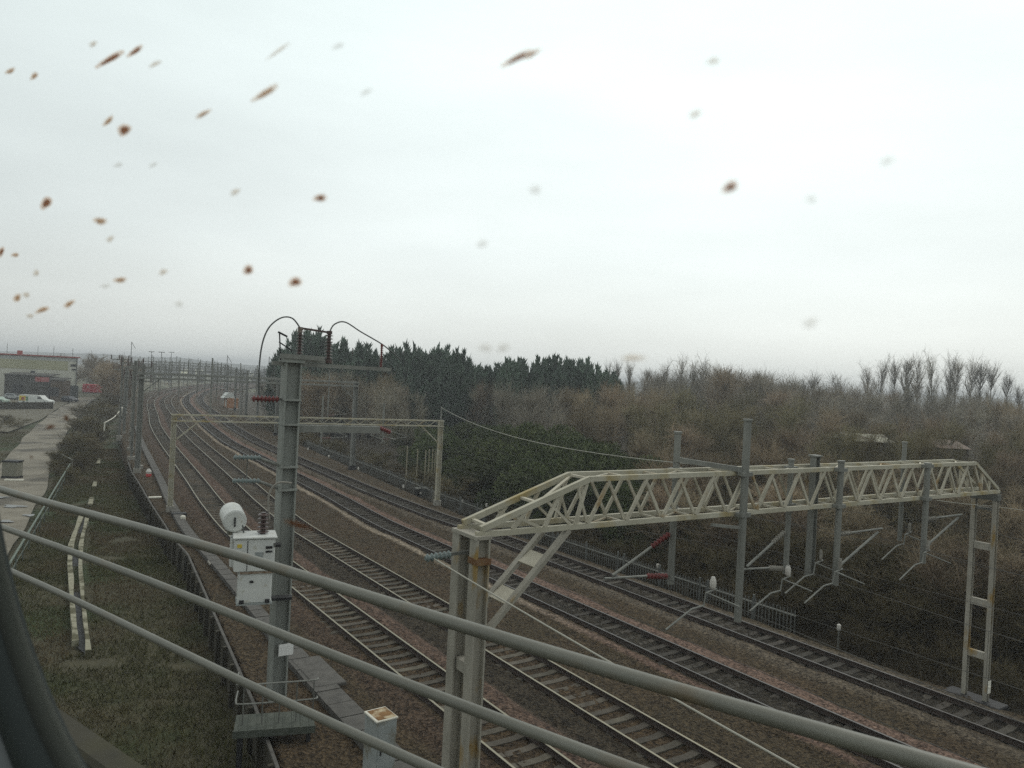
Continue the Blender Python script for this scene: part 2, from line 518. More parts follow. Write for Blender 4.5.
grid('verge_ground', list(np.arange(-25, 110, 1.0)) + list(np.arange(110, 330, 6.0)), [-70, -50, -35] + list(np.arange(-28, 10.1, 0.8)),
     lambda s, a: (*SA(s, a)[:2], -1.5 + (vnoise(s, a, 0.3, 2) - 0.5) * 0.25 - (1.2 if a > edge_a(s) + 0.5 else 0)), M_verge)
grid('wood_ground', list(np.arange(-40, 120, 2.0)) + list(np.arange(120, 340, 8.0)), list(np.arange(28.6, 60, 0.8)) + list(np.arange(60, 260, 10.0)),
     lambda s, a: (*SA(s, a)[:2], (-0.62 - 0.55 * sm(a, 28.6, 30.0) - (0 if a < 30 else 0)) + (vnoise(s, a, 0.3, 4) - 0.5) * 0.3), M_woodf)

# access road from the photo's own edges
ZV = -1.44
left_px = [(-160, 640), (-90, 560), (-30, 505), (0, 468), (14, 450), (30, 432), (48, 416), (62, 407), (72, 402), (80, 397.5)]
right_px = [(-20, 640), (10, 560), (34, 510), (46, 490), (50, 470), (57, 452), (70, 428), (82, 412), (90, 403), (98, 398)]


def dense(pts, n):
    pts = np.array(pts, float)
    t = np.linspace(0, len(pts) - 1, n)
    return [np.array([np.interp(u, range(len(pts)), pts[:, 0]), np.interp(u, range(len(pts)), pts[:, 1])]) for u in t]


gl = [gp(x, y, ZV)[:2] for x, y in left_px]; gr = [gp(x, y, ZV)[:2] for x, y in right_px]
gl = dense(gl, 60); gr = dense(gr, 60)
grid('dirt_road', list(range(60)), list(np.linspace(0, 1, 14)),
     lambda i, t: (*(gl[i] * (1 - t) + gr[i] * t + np.array([1, 0]) * 0.5 * (vnoise(i, t * 10, 0.4, 8) - .5)), -1.28 + 0.05 * (vnoise(i, t * 9, 0.5, 1) - .5)), M_road)
# yard in front of the cars
yp = [gp(x, y, -1.3) for x, y in ((-60, 425), (8, 432), (40, 420), (60, 407), (74, 399.5), (40, 398), (-60, 396))]
b = MB(); b.add([(p[0], p[1], -1.30) for p in yp], [tuple(range(len(yp)))]); yo = tag(b.build('yard', M_yard), kind='structure')
if yo.data.polygons[0].normal.z < 0: yo.data.flip_normals()
for (px, py, w, h) in ((14, 506, 22, 1.3), (29, 515, 12, 1.0), (6, 521, 14, 1.2), (2, 497, 12, .8)):
    pts = []
    for k in range(18):
        t = 2 * math.pi * k / 18; rr = 1 + 0.28 * math.sin(3 * t + px) + 0.15 * math.sin(5 * t)
        g = gp(px + w / 2 * math.cos(t) * rr, py + h * math.sin(t) * rr, -1.22); pts.append((g[0], g[1], -1.22))
    b = MB(); b.add(pts, [tuple(range(18))]); o = tag(b.build('puddle', M_puddle), kind='structure')
    if o.data.polygons[0].normal.z < 0: o.data.flip_normals()

# hills and the far field
def ridge(name, x0, x1, dist, prof, m, thick=260):
    """a low ridge as real terrain; prof(px) = height"""
    us = np.linspace(x0, x1, 50)
    def fn(px, v):
        d = dist + thick * v
        X = (px - 512) / FPX * d
        hgt = prof(px) * math.sin(math.pi * min(1, max(0, v))) ** 0.8 + (vnoise(px, v * 40, 0.11, 6) - .5) * 5 * math.sin(math.pi * v)
        return (X, d, -1.8 + hgt)
    return grid(name, list(us), list(np.linspace(0, 1, 16)), fn, m)


ridge('hills', -300, 1500, 1300, lambda x: 14 + 5 * math.sin(x * 0.021) + 16 * math.exp(-((x - 770) / 50.0) ** 2) + 9 * math.exp(-((x - 190) / 40.0) ** 2), M_hill)
fp = [(-60, 0), (1200, 0), (1200, 1), (-60, 1)]
b = MB()
fq = [((130 - 512) / FPX * 760, 760, -1.35), ((330 - 512) / FPX * 760, 760, -1.35), ((330 - 512) / FPX * 1330, 1330, -1.35), ((130 - 512) / FPX * 1330, 1330, -1.35)]
b.add(fq, [(0, 1, 2, 3)]); tag(b.build('field', M_field), kind='structure')

# ------------------------------------------------------------------ railway tracks
TR_LAB = ['nearest railway track with polished rails beside the concrete cable trough',
          'second railway track with polished rails beyond the pink ballast ridge',
          'third railway track with dark rails between pink and pale ballast strips',
          'farthest railway track with dark rails beside the palisade fence and wood']
RS = list(np.arange(-20, 60, 2.0)) + list(np.arange(60, 640, 4.0))
prof = [(-.07, -.165), (-.07, -.15), (-.012, -.135), (-.012, -.04), (-.036, -.03), (-.036, 0), (.036, 0), (.036, -.03), (.012, -.04), (.012, -.135), (.07, -.15), (.07, -.165)]
for k in range(4):
    t0 = empty('railway_track', SA(15, TRACKS[k], 0), TR_LAB[k], 'railway track', 'parallel railway tracks')
    for sg in (-1, 1):
        b = MB(); vs = []; fs = []; mi = []
        n = len(prof)
        for s in RS:
            t, nn = frame_at(s); c = SA(s, tc(k, s) + sg * 0.755, 0)
            for (x, z) in prof:
                vs.append((c[0] + nn[0] * x, c[1] + nn[1] * x, z))
        for i in range(len(RS) - 1):
            for j in range(n):
                j2 = (j + 1) % n
                fs.append((i * n + j, i * n + j2, (i + 1) * n + j2, (i + 1) * n + j)); mi.append(1 if j == 5 else 0)
        b.v = vs; b.f = fs; b.mi = mi
        b.build('rail', [M_rust, M_head if k < 2 else M_headd], t0)
    far = MB()
    near_n = 0
    s = 4.0 + 0.2 * k
    sm_me = None
    while s < 200:
        t, nn = frame_at(s); c = SA(s, tc(k, s), 0)
        ppx, ppy, _ = pr(c)
        b = MB() if near_n < 98 and s < 90 and ppy < 800 else far
        if not (b is far and ppy >= 800):
            jit = random.uniform(-.012, .012)
            prof8 = [(-1.25, -.24), (-.95, -.195), (-.6, -.165), (-.35, -.205), (.35, -.205), (.6, -.165), (.95, -.195), (1.25, -.24), (1.25, -.36), (-1.25, -.36)]
            o0 = c - t * 0.13
            b.prism([(x, z + jit) for x, z in prof8], o0, nn, (0, 0, 1), t, 0.26)
            if b is not far:
                b.build('sleeper', M_sleep if k < 2 else M_sleepd, t0); near_n += 1
        s += 0.66
    if far.v:
        far.build('sleeper', M_sleep if k < 2 else M_sleepd, t0)['kind'] = 'stuff'

# cable trough along the nearest track
b = MB()
for s in np.arange(17, 130, 1.0):
    p0 = SA(s + .02, 9.4 - 0.55 * sm(45 - s, 0, 22), -0.16); p1 = SA(s + .97, 9.4 - 0.55 * sm(45 - s - 1, 0, 22), -0.16)
    b.bar(p0 + (0, 0, random.uniform(-.012, .012)), p1, 0.55 + 0.25 * sm(32 - s, 0, 8), 0.2)
tag(b.build('cable_trough', M_trough, loc=SA(40, 9.4, -.2)), 'grey concrete cable trough running along the nearest track', 'cable trough')

# timber retaining edge between verge and formation
rt = empty('retaining_wall', SA(40, edge_a(40) - .1, -1.5), 'dark timber retaining wall between grassy verge and trackside', 'retaining wall')
b = MB(); cp = MB(); ps = MB()
for s in np.arange(14, 84, 0.9):
    p0 = SA(s, edge_a(s) - .12, -0.95); p1 = SA(s + .89, edge_a(s + .9) - .12, -0.95)
    b.bar(p0, p1, 0.07, 1.5 + random.uniform(-.1, .05))
    c0 = SA(s, edge_a(s) - .12, -0.13); c1 = SA(s + .9, edge_a(s + .9) - .12, -0.13)
    cp.bar(c0, c1, 0.09, 0.06)
b.build('boarding', M_wood, rt); cp.build('coping', M_trough, rt)
for s in np.arange(14, 84, 1.8):
    q = MB(); p = SA(s, edge_a(s) - .24, -1.0); t, nn = frame_at(s)
    q.box(p, 0.16, 0.12, 1.75, nn, t); q.build('post', M_wood, rt)

# concrete channel in the verge, two pale edges
def spl(pts, n=8):
    P = [np.array(p, float) for p in pts]; out = []
    for i in range(len(P) - 1):
        p0 = P[max(i - 1, 0)]; p1 = P[i]; p2 = P[i + 1]; p3 = P[min(i + 2, len(P) - 1)]
        for k in range(n):
            t = k / n
            out.append(0.5 * ((2 * p1) + (-p0 + p2) * t + (2 * p0 - 5 * p1 + 4 * p2 - p3) * t * t + (-p0 + 3 * p1 - 3 * p2 + p3) * t**3))
    out.append(P[-1]); return out


def gpath(pts, z, n):
    g = [gp(x, y, z)[:2] for x, y in pts]
    return [np.array([p[0], p[1], z]) for p in dense(g, n)]


cl = gpath([(76, 644), (73, 620), (71, 590), (70, 565), (71, 548), (76, 532), (82, 515)], -1.35, 26)
cr_ = gpath([(89, 654), (85, 625), (82, 595), (80.5, 570), (81, 548), (84, 532), (88, 515)], -1.35, 26)
ch = empty('drainage_channel', gp(80, 600, -1.5), 'pale concrete drainage channel with two edges in the grassy verge', 'drainage channel')
for nm, path in (('edging', cl), ('edging', cr_)):
    b = MB(); vs = []; fs = []; w0 = .125 if path is cl else .10
    pf_ = spl(path, 6); nP = len(pf_)
    for i, p in enumerate(pf_):
        d = pf_[min(i + 1, nP - 1)] - pf_[max(i - 1, 0)]; d /= np.linalg.norm(d); sd = np.array([d[1], -d[0], 0])
        w1 = w0 * (.55 + .9 * vnoise(i, 3, .07, 61)); w2 = w0 * (.55 + .9 * vnoise(i, 9, .07, 62)); hz = .15 + .07 * (vnoise(i, 5, .06, 63) - .5)
        vs += [p - sd * w1 - (0, 0, .25), p - sd * w1 + (0, 0, hz), p + sd * w2 + (0, 0, hz), p + sd * w2 - (0, 0, .25)]
    for i in range(nP - 1):
        for j in range(3):
            fs.append((i * 4 + j, i * 4 + j + 1, i * 4 + 5 + j, i * 4 + 4 + j))
    fs += [(0, 1, 2, 3), ((nP - 1) * 4 + 3, (nP - 1) * 4 + 2, (nP - 1) * 4 + 1, (nP - 1) * 4)]
    b.add(vs, fs)
    b.build(nm, M_chan, ch)
b = MB()
for i in range(len(cl) - 1):
    b.add([cl[i] - (0, 0, .1), cr_[i] - (0, 0, .1), cr_[i + 1] - (0, 0, .1), cl[i + 1] - (0, 0, .1)], [(0, 1, 2, 3)])
b.build('channel_bed', M_dark, ch)
sl_lab = [((90, 505), 'pale lichened concrete slab at the near end of the broken line in the verge grass'), ((94, 487), 'middle pale slab of the broken line of slabs in the verge grass'),
          ((98, 464), 'narrow upright pale slab at the far end of the broken line in the verge')]
for i, ((x, y), lb) in enumerate(sl_lab):
    p = gp(x, y, -1.4); q = gp(x + 3.5, y - 13, -1.4); d = q - p; d = d / np.linalg.norm(d)
    L_ = (3.2, 3.0, 4.2)[i]
    b = MB(); sd = np.array([d[1], -d[0], 0])
    b.box(p + d * L_ / 2 + (0, 0, .02), 0.34, L_, 0.2, sd, d, (0, 0, 1), bev=0.04)
    tag(b.build('concrete_slab', M_chan, loc=p), lb, 'concrete slab')

# ------------------------------------------------------------------ portal gantry over the four tracks (lattice)
T0, N0 = TT, NN
Zb, Zt = 6.93, 7.93
sF, sB = 12.75, 13.45
aL, aR = 7.85, 28.5
aTL, aTR = 10.5, 26.9
g1 = empty('lattice_gantry', SA(13.1, 7.4, -0.3), 'cream painted lattice portal gantry spanning all four tracks in the foreground', 'railway gantry')
G = lambda s, a, z: SA(s, a, z)
for s in (sF, sB):
    b = MB(); b.bar(G(s, aL - .1, Zb), G(s, aR + .1, Zb), 0.10, 0.11); b.build('chord', M_paint2, g1)
    b = MB(); b.bar(G(s, aL, Zb + .10), G(s, aTL, Zt), 0.10, 0.12); b.bar(G(s, aTL, Zt), G(s, aTR, Zt), 0.10, 0.11); b.bar(G(s, aTR, Zt), G(s, aR, Zb + .1), 0.09, 0.10)
    b.build('chord', M_paint2, g1)
npan = 15
step = (aTR - aTL) / npan
for s, w in ((sF, .085), (sB, .075)):
    b = MB()
    for i in range(npan):
        a0 = aTL + i * step
        off = 0.028 if s == sF else -0.028
        b.bar(G(s - off, a0, Zb + .05), G(s - off, a0 + step / 2, Zt - .05), w, 0.045, up=T0)
        b.bar(G(s + off, a0 + step / 2, Zt - .05), G(s + off, a0 + step, Zb + .05), w * .85, 0.045, up=T0)
    # left sloping end
    for i, (u0, u1) in enumerate(((0.28, .40), (.58, .70), (.88, .98))):
        a0 = aL + (aTL - aL) * u0; a1 = aL + (aTL - aL) * u1
        b.bar(G(s, a0, Zb + .05), G(s, a1, Zb + .1 + (Zt - Zb - .1) * u1 - .03), w, 0.05, up=T0)
        b.bar(G(s, a0, Zb + .1 + (Zt - Zb - .1) * u0 - .03), G(s, aL + (aTL - aL) * min(1, u0 + .25), Zb + .05), w * .7, 0.04, up=T0)
    for i, u in enumerate((.3, .62)):
        a0 = aTR + (aR - aTR) * u
        b.bar(G(s, a0, Zb + .05), G(s, a0, Zt - (Zt - Zb - .1) * u - .03), w, 0.05, up=T0)
        b.bar(G(s, a0, Zb + .05), G(s, a0 - .55, Zt - (Zt - Zb - .1) * max(0, u - .33) - .03), w * .8, 0.045, up=T0)
    b.build('lattice', M_paint, g1)
def strut(p, q, w, h):
    b = MB(); b.bar(p, q, w, h); b.build('cross_strut', M_paint, g1)
for z, ww in ((Zt, .06), (Zb, .05)):
    for i in range(npan + 1):
        a0 = aTL + i * step
        strut(G(sF + .05, a0, z), G(sB - .05, a0, z), ww, 0.05)
        if i < npan and i % 2 == 0:
            strut(G(sF + .05, a0, z - .004), G(sB - .05, a0 + step, z - .004), ww * .8, 0.035)
for u in (0.06, .5):
    zz = Zb + .1 + (Zt - Zb - .1) * u
    strut(G(sF + .05, aL + (aTL - aL) * u, zz), G(sB - .05, aL + (aTL - aL) * (u + .02), zz), .09, .05)
zz = Zb + .1 + (Zt - Zb - .1) * .55
strut(G(sF + .05, aL + (aTL - aL) * .55, zz), G(sB - .05, aTL, Zt - .03), .07, .04)
strut(G(sF + .05, aTR, Zt), G(sB - .05, aR, Zb + .12), .05, .04)
# legs
for s, m in ((sF, M_leg), (sB, M_leg)):
    b = MB(); b.hcol(G(s, aL, -0.4), G(s, aL, Zb - .06), 0.28, 0.30, T0, N0, 0.035); lg = b.build('leg', m, g1)
b = MB(); b.box(G(13.1, aL, Zb - .05), 0.36, .98, 0.07, N0, T0); b.build('end_plate', M_leg, g1)
for z in (4.25, 1.4):
    b = MB(); b.box(G(13.1, aL, z), 0.18, 0.5, 0.22, N0, T0); b.build('batten', M_leg, g1)
# knee brace ladder
for s in (sB, sF):
    kb = MB(); kb.bar(G(s, aL + .15, 4.9), G(s, 10.0, Zb - .06), 0.09, 0.15, up=T0)
    kbo = kb.build('knee_brace', M_leg, g1)
for u in (.34, .68):
    kb = MB(); kb.bar(G(sF + .05, aL + .15 + (10 - aL - .15) * u, 4.9 + (Zb - 4.96) * u), G(sB - .05, aL + .15 + (10 - aL - .15) * u, 4.9 + (Zb - 4.96) * u), 0.36, 0.05, up=(N0 * -.6 + np.array([0, 0, .8])))
    kb.build('batten', M_paint, kbo)
# right legs
for s in (sF, sB):
    b = MB(); b.hcol(G(s, aR - .05, -0.85), G(s, aR - .05, Zb - .06), 0.14, 0.18, T0, N0, 0.025)
    lg = b.build('leg', M_leg, g1)
    if s == sF:
        q = MB(); q.box(G(s - .1, aR - .05, 0.25), .17, .02, .42, N0, T0); q.box(G(s - .113, aR - .05, 0.25), .13, .02, .05, N0, T0); q.build('number_plate', M_wplate, lg)
for z in (5.0, 3.05, 1.25):
    b = MB(); b.box(G(13.1, aR - .05, z), .12, .60, .24, N0, T0); b.build('batten', M_leg, g1)
b = MB(); b.box(G(13.1, aR - .05, Zb - .2), .24, .9, .22, N0, T0); b.build('end_plate', M_galvd, g1)
b = MB(); b.box(G(13.1, aR - .05, 6.3), .1, .66, .08, N0, T0); b.build('batten', M_galvd, g1)
b = MB(); b.box(G(13.1, aR - .05, -0.36), .75, 1.9, .22, N0, T0, bev=.03); b.build('base', M_dark, g1)
# left bracket arm with insulator
b = MB(); b.bar(G(13.1, aL + .1, 6.52), G(13.1, aL - .75, 6.5), .06, .06); ar = b.build('bracket_arm', M_galvd, g1)
b = MB(); b.sheds(G(13.1, aL - .45, 6.5), G(13.1, aL - 1.0, 6.47), .045, .085, 6); b.build('insulator', M_ins_bl, ar)
b = MB(); b.box(G(12.75, aL, 6.42), .33, .34, .12, N0, T0); b.build('rusty_band', mat('rust_band', (.13, .065, .03), (.19, .12, .06), 6), ar)


def cantilever(parent, s, a, z, da, ztop, red, white=True):
    """pair of tubes from a drop tube towards the contact wire"""
    sg = 1 if da > 0 else -1
    mi = M_red if red else M_conc
    ca = MB()
    up0 = G(s, a + sg * .12, ztop); lo0 = G(s, a + sg * .12, z + .15)
    endp = G(s, a + da, z + .35 if sg < 0 else ztop + .02)
    if sg < 0:
        ca.tube([up0 + (endp - up0) * .32, endp], .034, 8); ca.tube([lo0 + (endp - lo0) * .38, endp + (G(s, a + da - .25, z + .3) - endp)], .03, 8)
    else:
        ca.tube([lo0 + (endp - lo0) * .05, lo0 + (endp - lo0) * .9], .034, 8); ca.tube([up0, endp], .03, 8)
    c = ca.build('cantilever', M_galv, parent)
    ins = MB()
    if sg < 0:
        ins.sheds(up0, up0 + (endp - up0) * .33, .035, .075, 6); ins.build('insulator', mi, c)
        ins = MB(); ins.sheds(lo0, lo0 + (endp - lo0) * .39, .035, .075, 6)
    else:
        ins.sheds(up0, up0 + (endp - up0) * .25, .035, .07, 4)
    ins.build('insulator', mi, c)
    return c


def regarm(parent, s, a, z, white):
    """registration arm with a white insulator and the bent steady arm"""
    b = MB()
    b.tube([G(s, a + .0, z), G(s, a - .35, z - .06), G(s, a - .4, z - .35), G(s, a - .8, z - .38), G(s, a - 1.6, z - .75)], .022, 6)
    b.tube([G(s, a - .3, z - .06), G(s - .5, a + .25, z - .32)], .02, 6)
    o = b.build('registration_arm', M_galv, parent)
    q = MB(); q.tube([G(s, a - .12, z), G(s, a - .12, z + .06), G(s, a - .12, z + .14), G(s, a - .12, z + .22), G(s, a - .12, z + .30)], [.03, .07, .08, .07, .04] if white else [.03, .045, .05, .045, .03], 10)
    q.build('insulator', M_white if white else M_conc, o)


# drop tubes: (a, z top, z bottom, radius, s)
def a_at(x, s, z):
    lo, hi = 8.0, 29.0
    for _ in range(40):
        m = (lo + hi) / 2
        if pr(G(s, m, z))[0] < x: lo = m
        else: hi = m
    return lo
drops = [(13.3, 8.85, 5.1, .085, 13.6), (15.75, 9.25, 4.3, .095, 12.55), (17.5, 8.15, 5.05, .075, 13.2), (18.5, 8.25, 4.9, .17, 13.2), (19.8, 8.15, 4.75, .085, 12.6), (23.0, 8.55, 5.4, .07, 13.6), (24.25, 8.0, 4.95, .085, 12.6)]
_px = [(674, 13.6), (743, 12.55), (789, 13.2), (813, 13.2), (839, 12.6), (902, 13.6), (926, 12.6)]
drops = [(a_at(x, s_, 6.9), d_[1], d_[2], d_[3], s_) for (x, s_), d_ in zip(_px, drops)]
D_A = [d_[0] for d_ in drops]
dts = []
for i, (a, z1, z0, r, s) in enumerate(drops):
    b = MB()
    if r > .15:
        b.hcol(G(s, a, z0), G(s, a, z1), .18, .20, T0, N0, .025)
        b.box(G(s, a, z1), .28, .28, .04, N0, T0)
    else:
        b.tube([G(s, a, z0), G(s, a, z1)], r, 12); b.tube([G(s, a, z1 - .02), G(s, a, z1 + .03)], r * 1.25, 12)
        for z in (Zb, Zt):
            b.box(G(s, a, z), .34, .20, .10, N0, T0)
    dts.append(b.build('drop_tube', M_galv, g1))
cantilever(dts[0], 13.6, D_A[0], 5.15, -1.9, 6.35, True)
cantilever(dts[2], 13.2, D_A[2], 5.05, -1.6, 6.2, False)
cantilever(dts[4], 12.6, D_A[4], 5.1, 2.15, 6.15, False)
cantilever(dts[6], 12.6, D_A[6], 5.3, 2.2, 6.3, False)
regarm(dts[1], 12.4, D_A[1] - 1.0, 5.25, True)
regarm(dts[2], 13.0, D_A[2] - .05, 5.05, True)
regarm(dts[3], 13.0, D_A[3] + .3, 5.35, False)
regarm(dts[4], 12.4, D_A[4], 5.25, False)
regarm(dts[5], 13.4, D_A[5] + .3, 5.7, False)
regarm(dts[6], 12.4, D_A[6], 5.4, False)
b = MB(); b.bar(G(13.6, D_A[0] - .1, 8.2), G(12.55, D_A[1], 8.02), .09, .12); b.build('tie_bar', M_galv, g1)
b = MB(); b.bar(G(12.55, D_A[1] - 1.1, 6.75), G(12.55, D_A[1], 6.6), .06, .07); b.build('tie_bar', M_galv, g1)

# ------------------------------------------------------------------ left switching mast
ms, ma = 23.5, 7.36
mb = G(ms, ma, -0.3)
mast = empty('switching_mast', mb, 'tall grey steel mast with insulators and looped cables beside white switch box', 'railway mast')
b = MB(); b.hcol(G(ms, ma, -.3), G(ms, ma, 10.15), .48, .50, T0, N0, .05)
b.box(G(ms, ma, 10.2), .62, .62, .12, N0, T0); pole = b.build('pole', M_mast, mast)
for z in (9.0, 8.25, 6.95, 6.25, 3.0):
    q = MB(); q.box(G(ms, ma, z), .53, .55, .06, N0, T0); q.build('clamp_band', M_mast, pole)
b = MB(); b.bar(G(ms, ma - .6, 10.1), G(ms, ma + 3.3, 10.08), .13, .12); b.bar(G(ms - .3, ma - .45, 10.33), G(ms - .3, ma + .9, 10.31), .1, .14); b.bar(G(ms, ma + .2, 10.22), G(ms, ma + 1.3, 10.22), .1, .1)
ca = b.build('crossarm', M_galv, mast)
i1 = (ma + .22, 10.40, 11.15); i2 = (ma + 1.15, 10.30, 11.1); i3 = (ma + 2.95, 10.15, 10.8)
for (a, z0, z1), m, rr in ((i1, M_brown, .12), (i2, M_brown, .13), (i3, M_red, .06)):
    q = MB(); q.sheds(G(ms, a, z0), G(ms, a, z1), rr * .45, rr, 8 if rr > .1 else 10); q.tube([G(ms, a, z0 - .12), G(ms, a, z0)], rr * .9, 8)
    q.tube([G(ms, a, z1), G(ms, a, z1 + .1)], rr * .7, 8)
    q.build('insulator', m, ca)
q = MB(); q.bar(G(ms, i1[0], 11.22), G(ms, i2[0], 11.15), .05, .06); q.build('blade_switch', M_brown, ca)
q = MB(); q.bar(G(ms, ma - .35, 10.2), G(ms, ma - .42, 11.05), .04, .04); q.bar(G(ms, ma - .46, 11.05), G(ms, ma - .18, 10.93), .06, .05); q.bar(G(ms, ma - .42, 10.75), G(ms, ma + .0, 10.5), .035, .035); q.build('operating_rod', M_dark, ca)


def pxz(x, y, depth):
    d = _F + _R * (x - 512) / FPX - _U * (y - 384) / FPX
    return np.array([0, 0, H]) + d * depth / d[1]




top1 = G(ms, i1[0], i1[2] + .06); top2 = G(ms, i2[0], i2[2] + .06)
q = MB(); q.tube(spl([top1, G(ms, ma - .05, 11.50), G(ms, ma - .40, 11.48), G(ms, ma - .75, 11.15), G(ms, ma - .93, 10.6), G(ms, ma - .98, 9.8), G(ms, ma - .95, 9.1)]), .024, 6); q.build('looped_cable', M_cable, mast)
q = MB(); q.tube(spl([top2, G(ms, i2[0] + .15, 11.42), G(ms, i2[0] + .5, 11.52), G(ms, i2[0] + 1.05, 11.25), G(ms, i3[0], i3[2] + .10), G(ms, i3[0] + .45, 10.6), G(ms, i3[0] + .7, 10.42)]), .022, 6); q.build('looped_cable', M_cable, mast)
b = MB(); b.bar(G(ms, ma + .1, 8.12), G(ms, ma + 3.0, 8.08), .14, .22); arm = b.build('bracket_arm', M_galv, mast)
q = MB(); q.sheds(G(ms, ma + 3.0, 8.15), G(ms, ma + 3.4, 8.0), .05, .09, 5); q.build('insulator', M_red, arm)
q = MB(); q.bar(G(ms, ma + 2.7, 7.92), G(ms, ma + 3.1, 7.78), .05, .05); q.tube([G(ms, ma + 3.0, 7.9), G(ms, ma + 3.6, 7.75)], .02, 6); q.build('hanger', M_galv, arm)
b = MB(); b.bar(G(ms, ma - .2, 9.0), G(ms, ma - .5, 9.0), .07, .07); arm = b.build('bracket_arm', M_galvd, mast)
q = MB(); q.sheds(G(ms, ma - .35, 9.0), G(ms, ma - 1.15, 9.0), .05, .11, 7); q.build('insulator', M_red, arm)
for (z, da, ins) in ((6.95, -.9, True), (6.25, -.9, True)):
    b = MB(); b.tube([G(ms, ma - .15, z), G(ms, ma - .9, z + .28)], .05, 8); arm = b.build('bracket_arm', M_galv, mast)
    q = MB(); q.sheds(G(ms, ma - .8, z + .27), G(ms, ma - 1.6, z + .3), .05, .09, 7); q.build('insulator', M_ins_bl, arm)
q = MB(); q.bar(G(ms + .0, ma - 1.2, 7.2), G(ms, ma - 1.2, 6.5), .03, .03); q.build('hanger', M_galvd, mast)
q = MB(); q.box(G(ms - .27, ma + .15, 1.35), .45, .03, .35, N0, T0); q.build('notice_plate', M_sign, pole)

# white switch box on the mast
bx = empty('switch_box', G(22.6, 7.1, 3.05), 'white switchgear box bolted to the tall grey mast', 'switch box')
F1 = np.array([0.93, 0.36, 0]); F1 /= np.linalg.norm(F1); F2 = np.array([-F1[1], F1[0], 0])
bc = pxz(254, 552, 22.3)
bc1 = bc.copy()
b = MB(); b.box(bc1, 1.1, .85, .95, F1, F2, bev=.03); body = b.build('body', M_box, bx)
q = MB(); q.box(bc1 + (0, 0, .50), 1.2, .95, .06, F1, F2, bev=.015); q.build('lid', M_box, bx)
q = MB(); q.box(pxz(238, 550, 22.8), .45, .6, .9, F1, F2, bev=.03); q.build('side_housing', M_box, bx)
lowc = pxz(254.5, 580, 22.3)
q = MB(); q.box(lowc, .92, .7, 1.15, F1, F2, bev=.03); lo = q.build('lower_tank', M_box, bx)
q = MB()
for sx in (-.35, .35):
    q.box(lowc + F1 * sx - F2 * .37 + (0, 0, -.52), .12, .06, .1, F1, F2)
q.box(lowc + F1 * -.1 - F2 * .36 + (0, 0, .05), .1, .05, .06, F1, F2)
q.build('lug', M_dark, lo)
q = MB(); q.box(bc1 + F1 * .12 - F2 * .435 + (0, 0, -.05), .22, .02, .28, F1, F2); q.build('panel', M_boxl, body)
q = MB(); q.box(bc1 + F1 * .38 - F2 * .437 + (0, 0, .22), .18, .03, .07, F1, F2); q.box(bc1 + F1 * .38 - F2 * .437 + (0, 0, .1), .18, .03, .05, F1, F2); q.build('vent', M_dark, body)
q = MB(); q.box(bc1 + F1 * -.42 - F2 * .435 + (0, 0, .28), .12, .02, .10, F1, F2); q.build('warning_label', M_yel, body)
q = MB(); q.box(bc1 + F1 * -.2 - F2 * .432 + (0, 0, 0), .02, .015, .86, F1, F2); q.build('door_seam', M_dark, body)
for z_ in (-.3, .28):
    q = MB(); q.box(bc1 + F1 * .53 - F2 * .43 + (0, 0, z_), .05, .04, .12, F1, F2); q.build('hinge', M_galvd, body)
q = MB(); q.box(bc1 + F1 * .1 - F2 * .36 + (0, 0, -.50), .95, .1, .06, F1, F2); q.build('rust_edge', mat('rust_streak', (.13, .07, .03), (.3, .25, .2), 8), body)
q = MB(); q.box(lowc + F1 * 0 + (0, 0, -.59), .98, .78, .05, F1, F2); q.build('base_plate', M_boxl, lo)
q = MB(); q.tube(spl([bc1 - F1 * .3 + F2 * .2 + (0, 0, .53), bc1 - F1 * .35 + F2 * .2 + (0, 0, .75), bc1 - F1 * .5 + F2 * .25 + (0, 0, .8)]), .025, 6); q.build('cable_gland', M_cable, bx)
q = MB(); q.sheds(bc1 + F1 * .22 + (0, 0, .53), bc1 + F1 * .22 + (0, 0, 1.15), .07, .17, 5); q.build('bushing', M_brown, bx)
q = MB(); p0 = bc1 + F1 * .22 + (0, 0, 1.15); q.tube(spl([p0 + F1 * .15 + (0, 0, -.2), p0 + F1 * .12 + (0, 0, .5), p0 + F1 * .35 + (0, 0, .85), p0 + F1 * .75 + (0, 0, .85)]), .03, 6); q.build('conduit', M_conc, bx)
for x_, y_, l_ in ((276, 598, .9), (270, 545, .6)):
    q = MB(); q.box(pxz(x_, y_, 22.9), l_, .3, .08, F1, F2); q.build('mounting_bracket', M_dark, bx)
# drum
dc = pxz(233, 517, 22.6)
dr = empty('current_drum', dc - np.array([0, 0, .36]), 'white cylindrical drum on top of the switch box', 'transformer drum')
ax = np.array([.45, -.85, -.12]); ax /= np.linalg.norm(ax)
b = MB(); b.tube([dc - ax * .42, dc - ax * .40, dc + ax * .40, dc + ax * .42], [.28, .33, .33, .28], 24); dbo = b.build('drum', M_box, dr)
q = MB(); q.bar(dc + ax * .43 + (0, 0, .12), dc + ax * .43 + (0, 0, -.15), .1, .04); q.build('terminal', M_dark, dbo)
q = MB(); q.box(dc + (0, 0, -.4), .3, .3, .2, F1, F2); q.build('saddle', M_boxl, dr)

M_plat = mat('dull_green_steel', (.048, .056, .045), (.08, .088, .072), 3, .8)
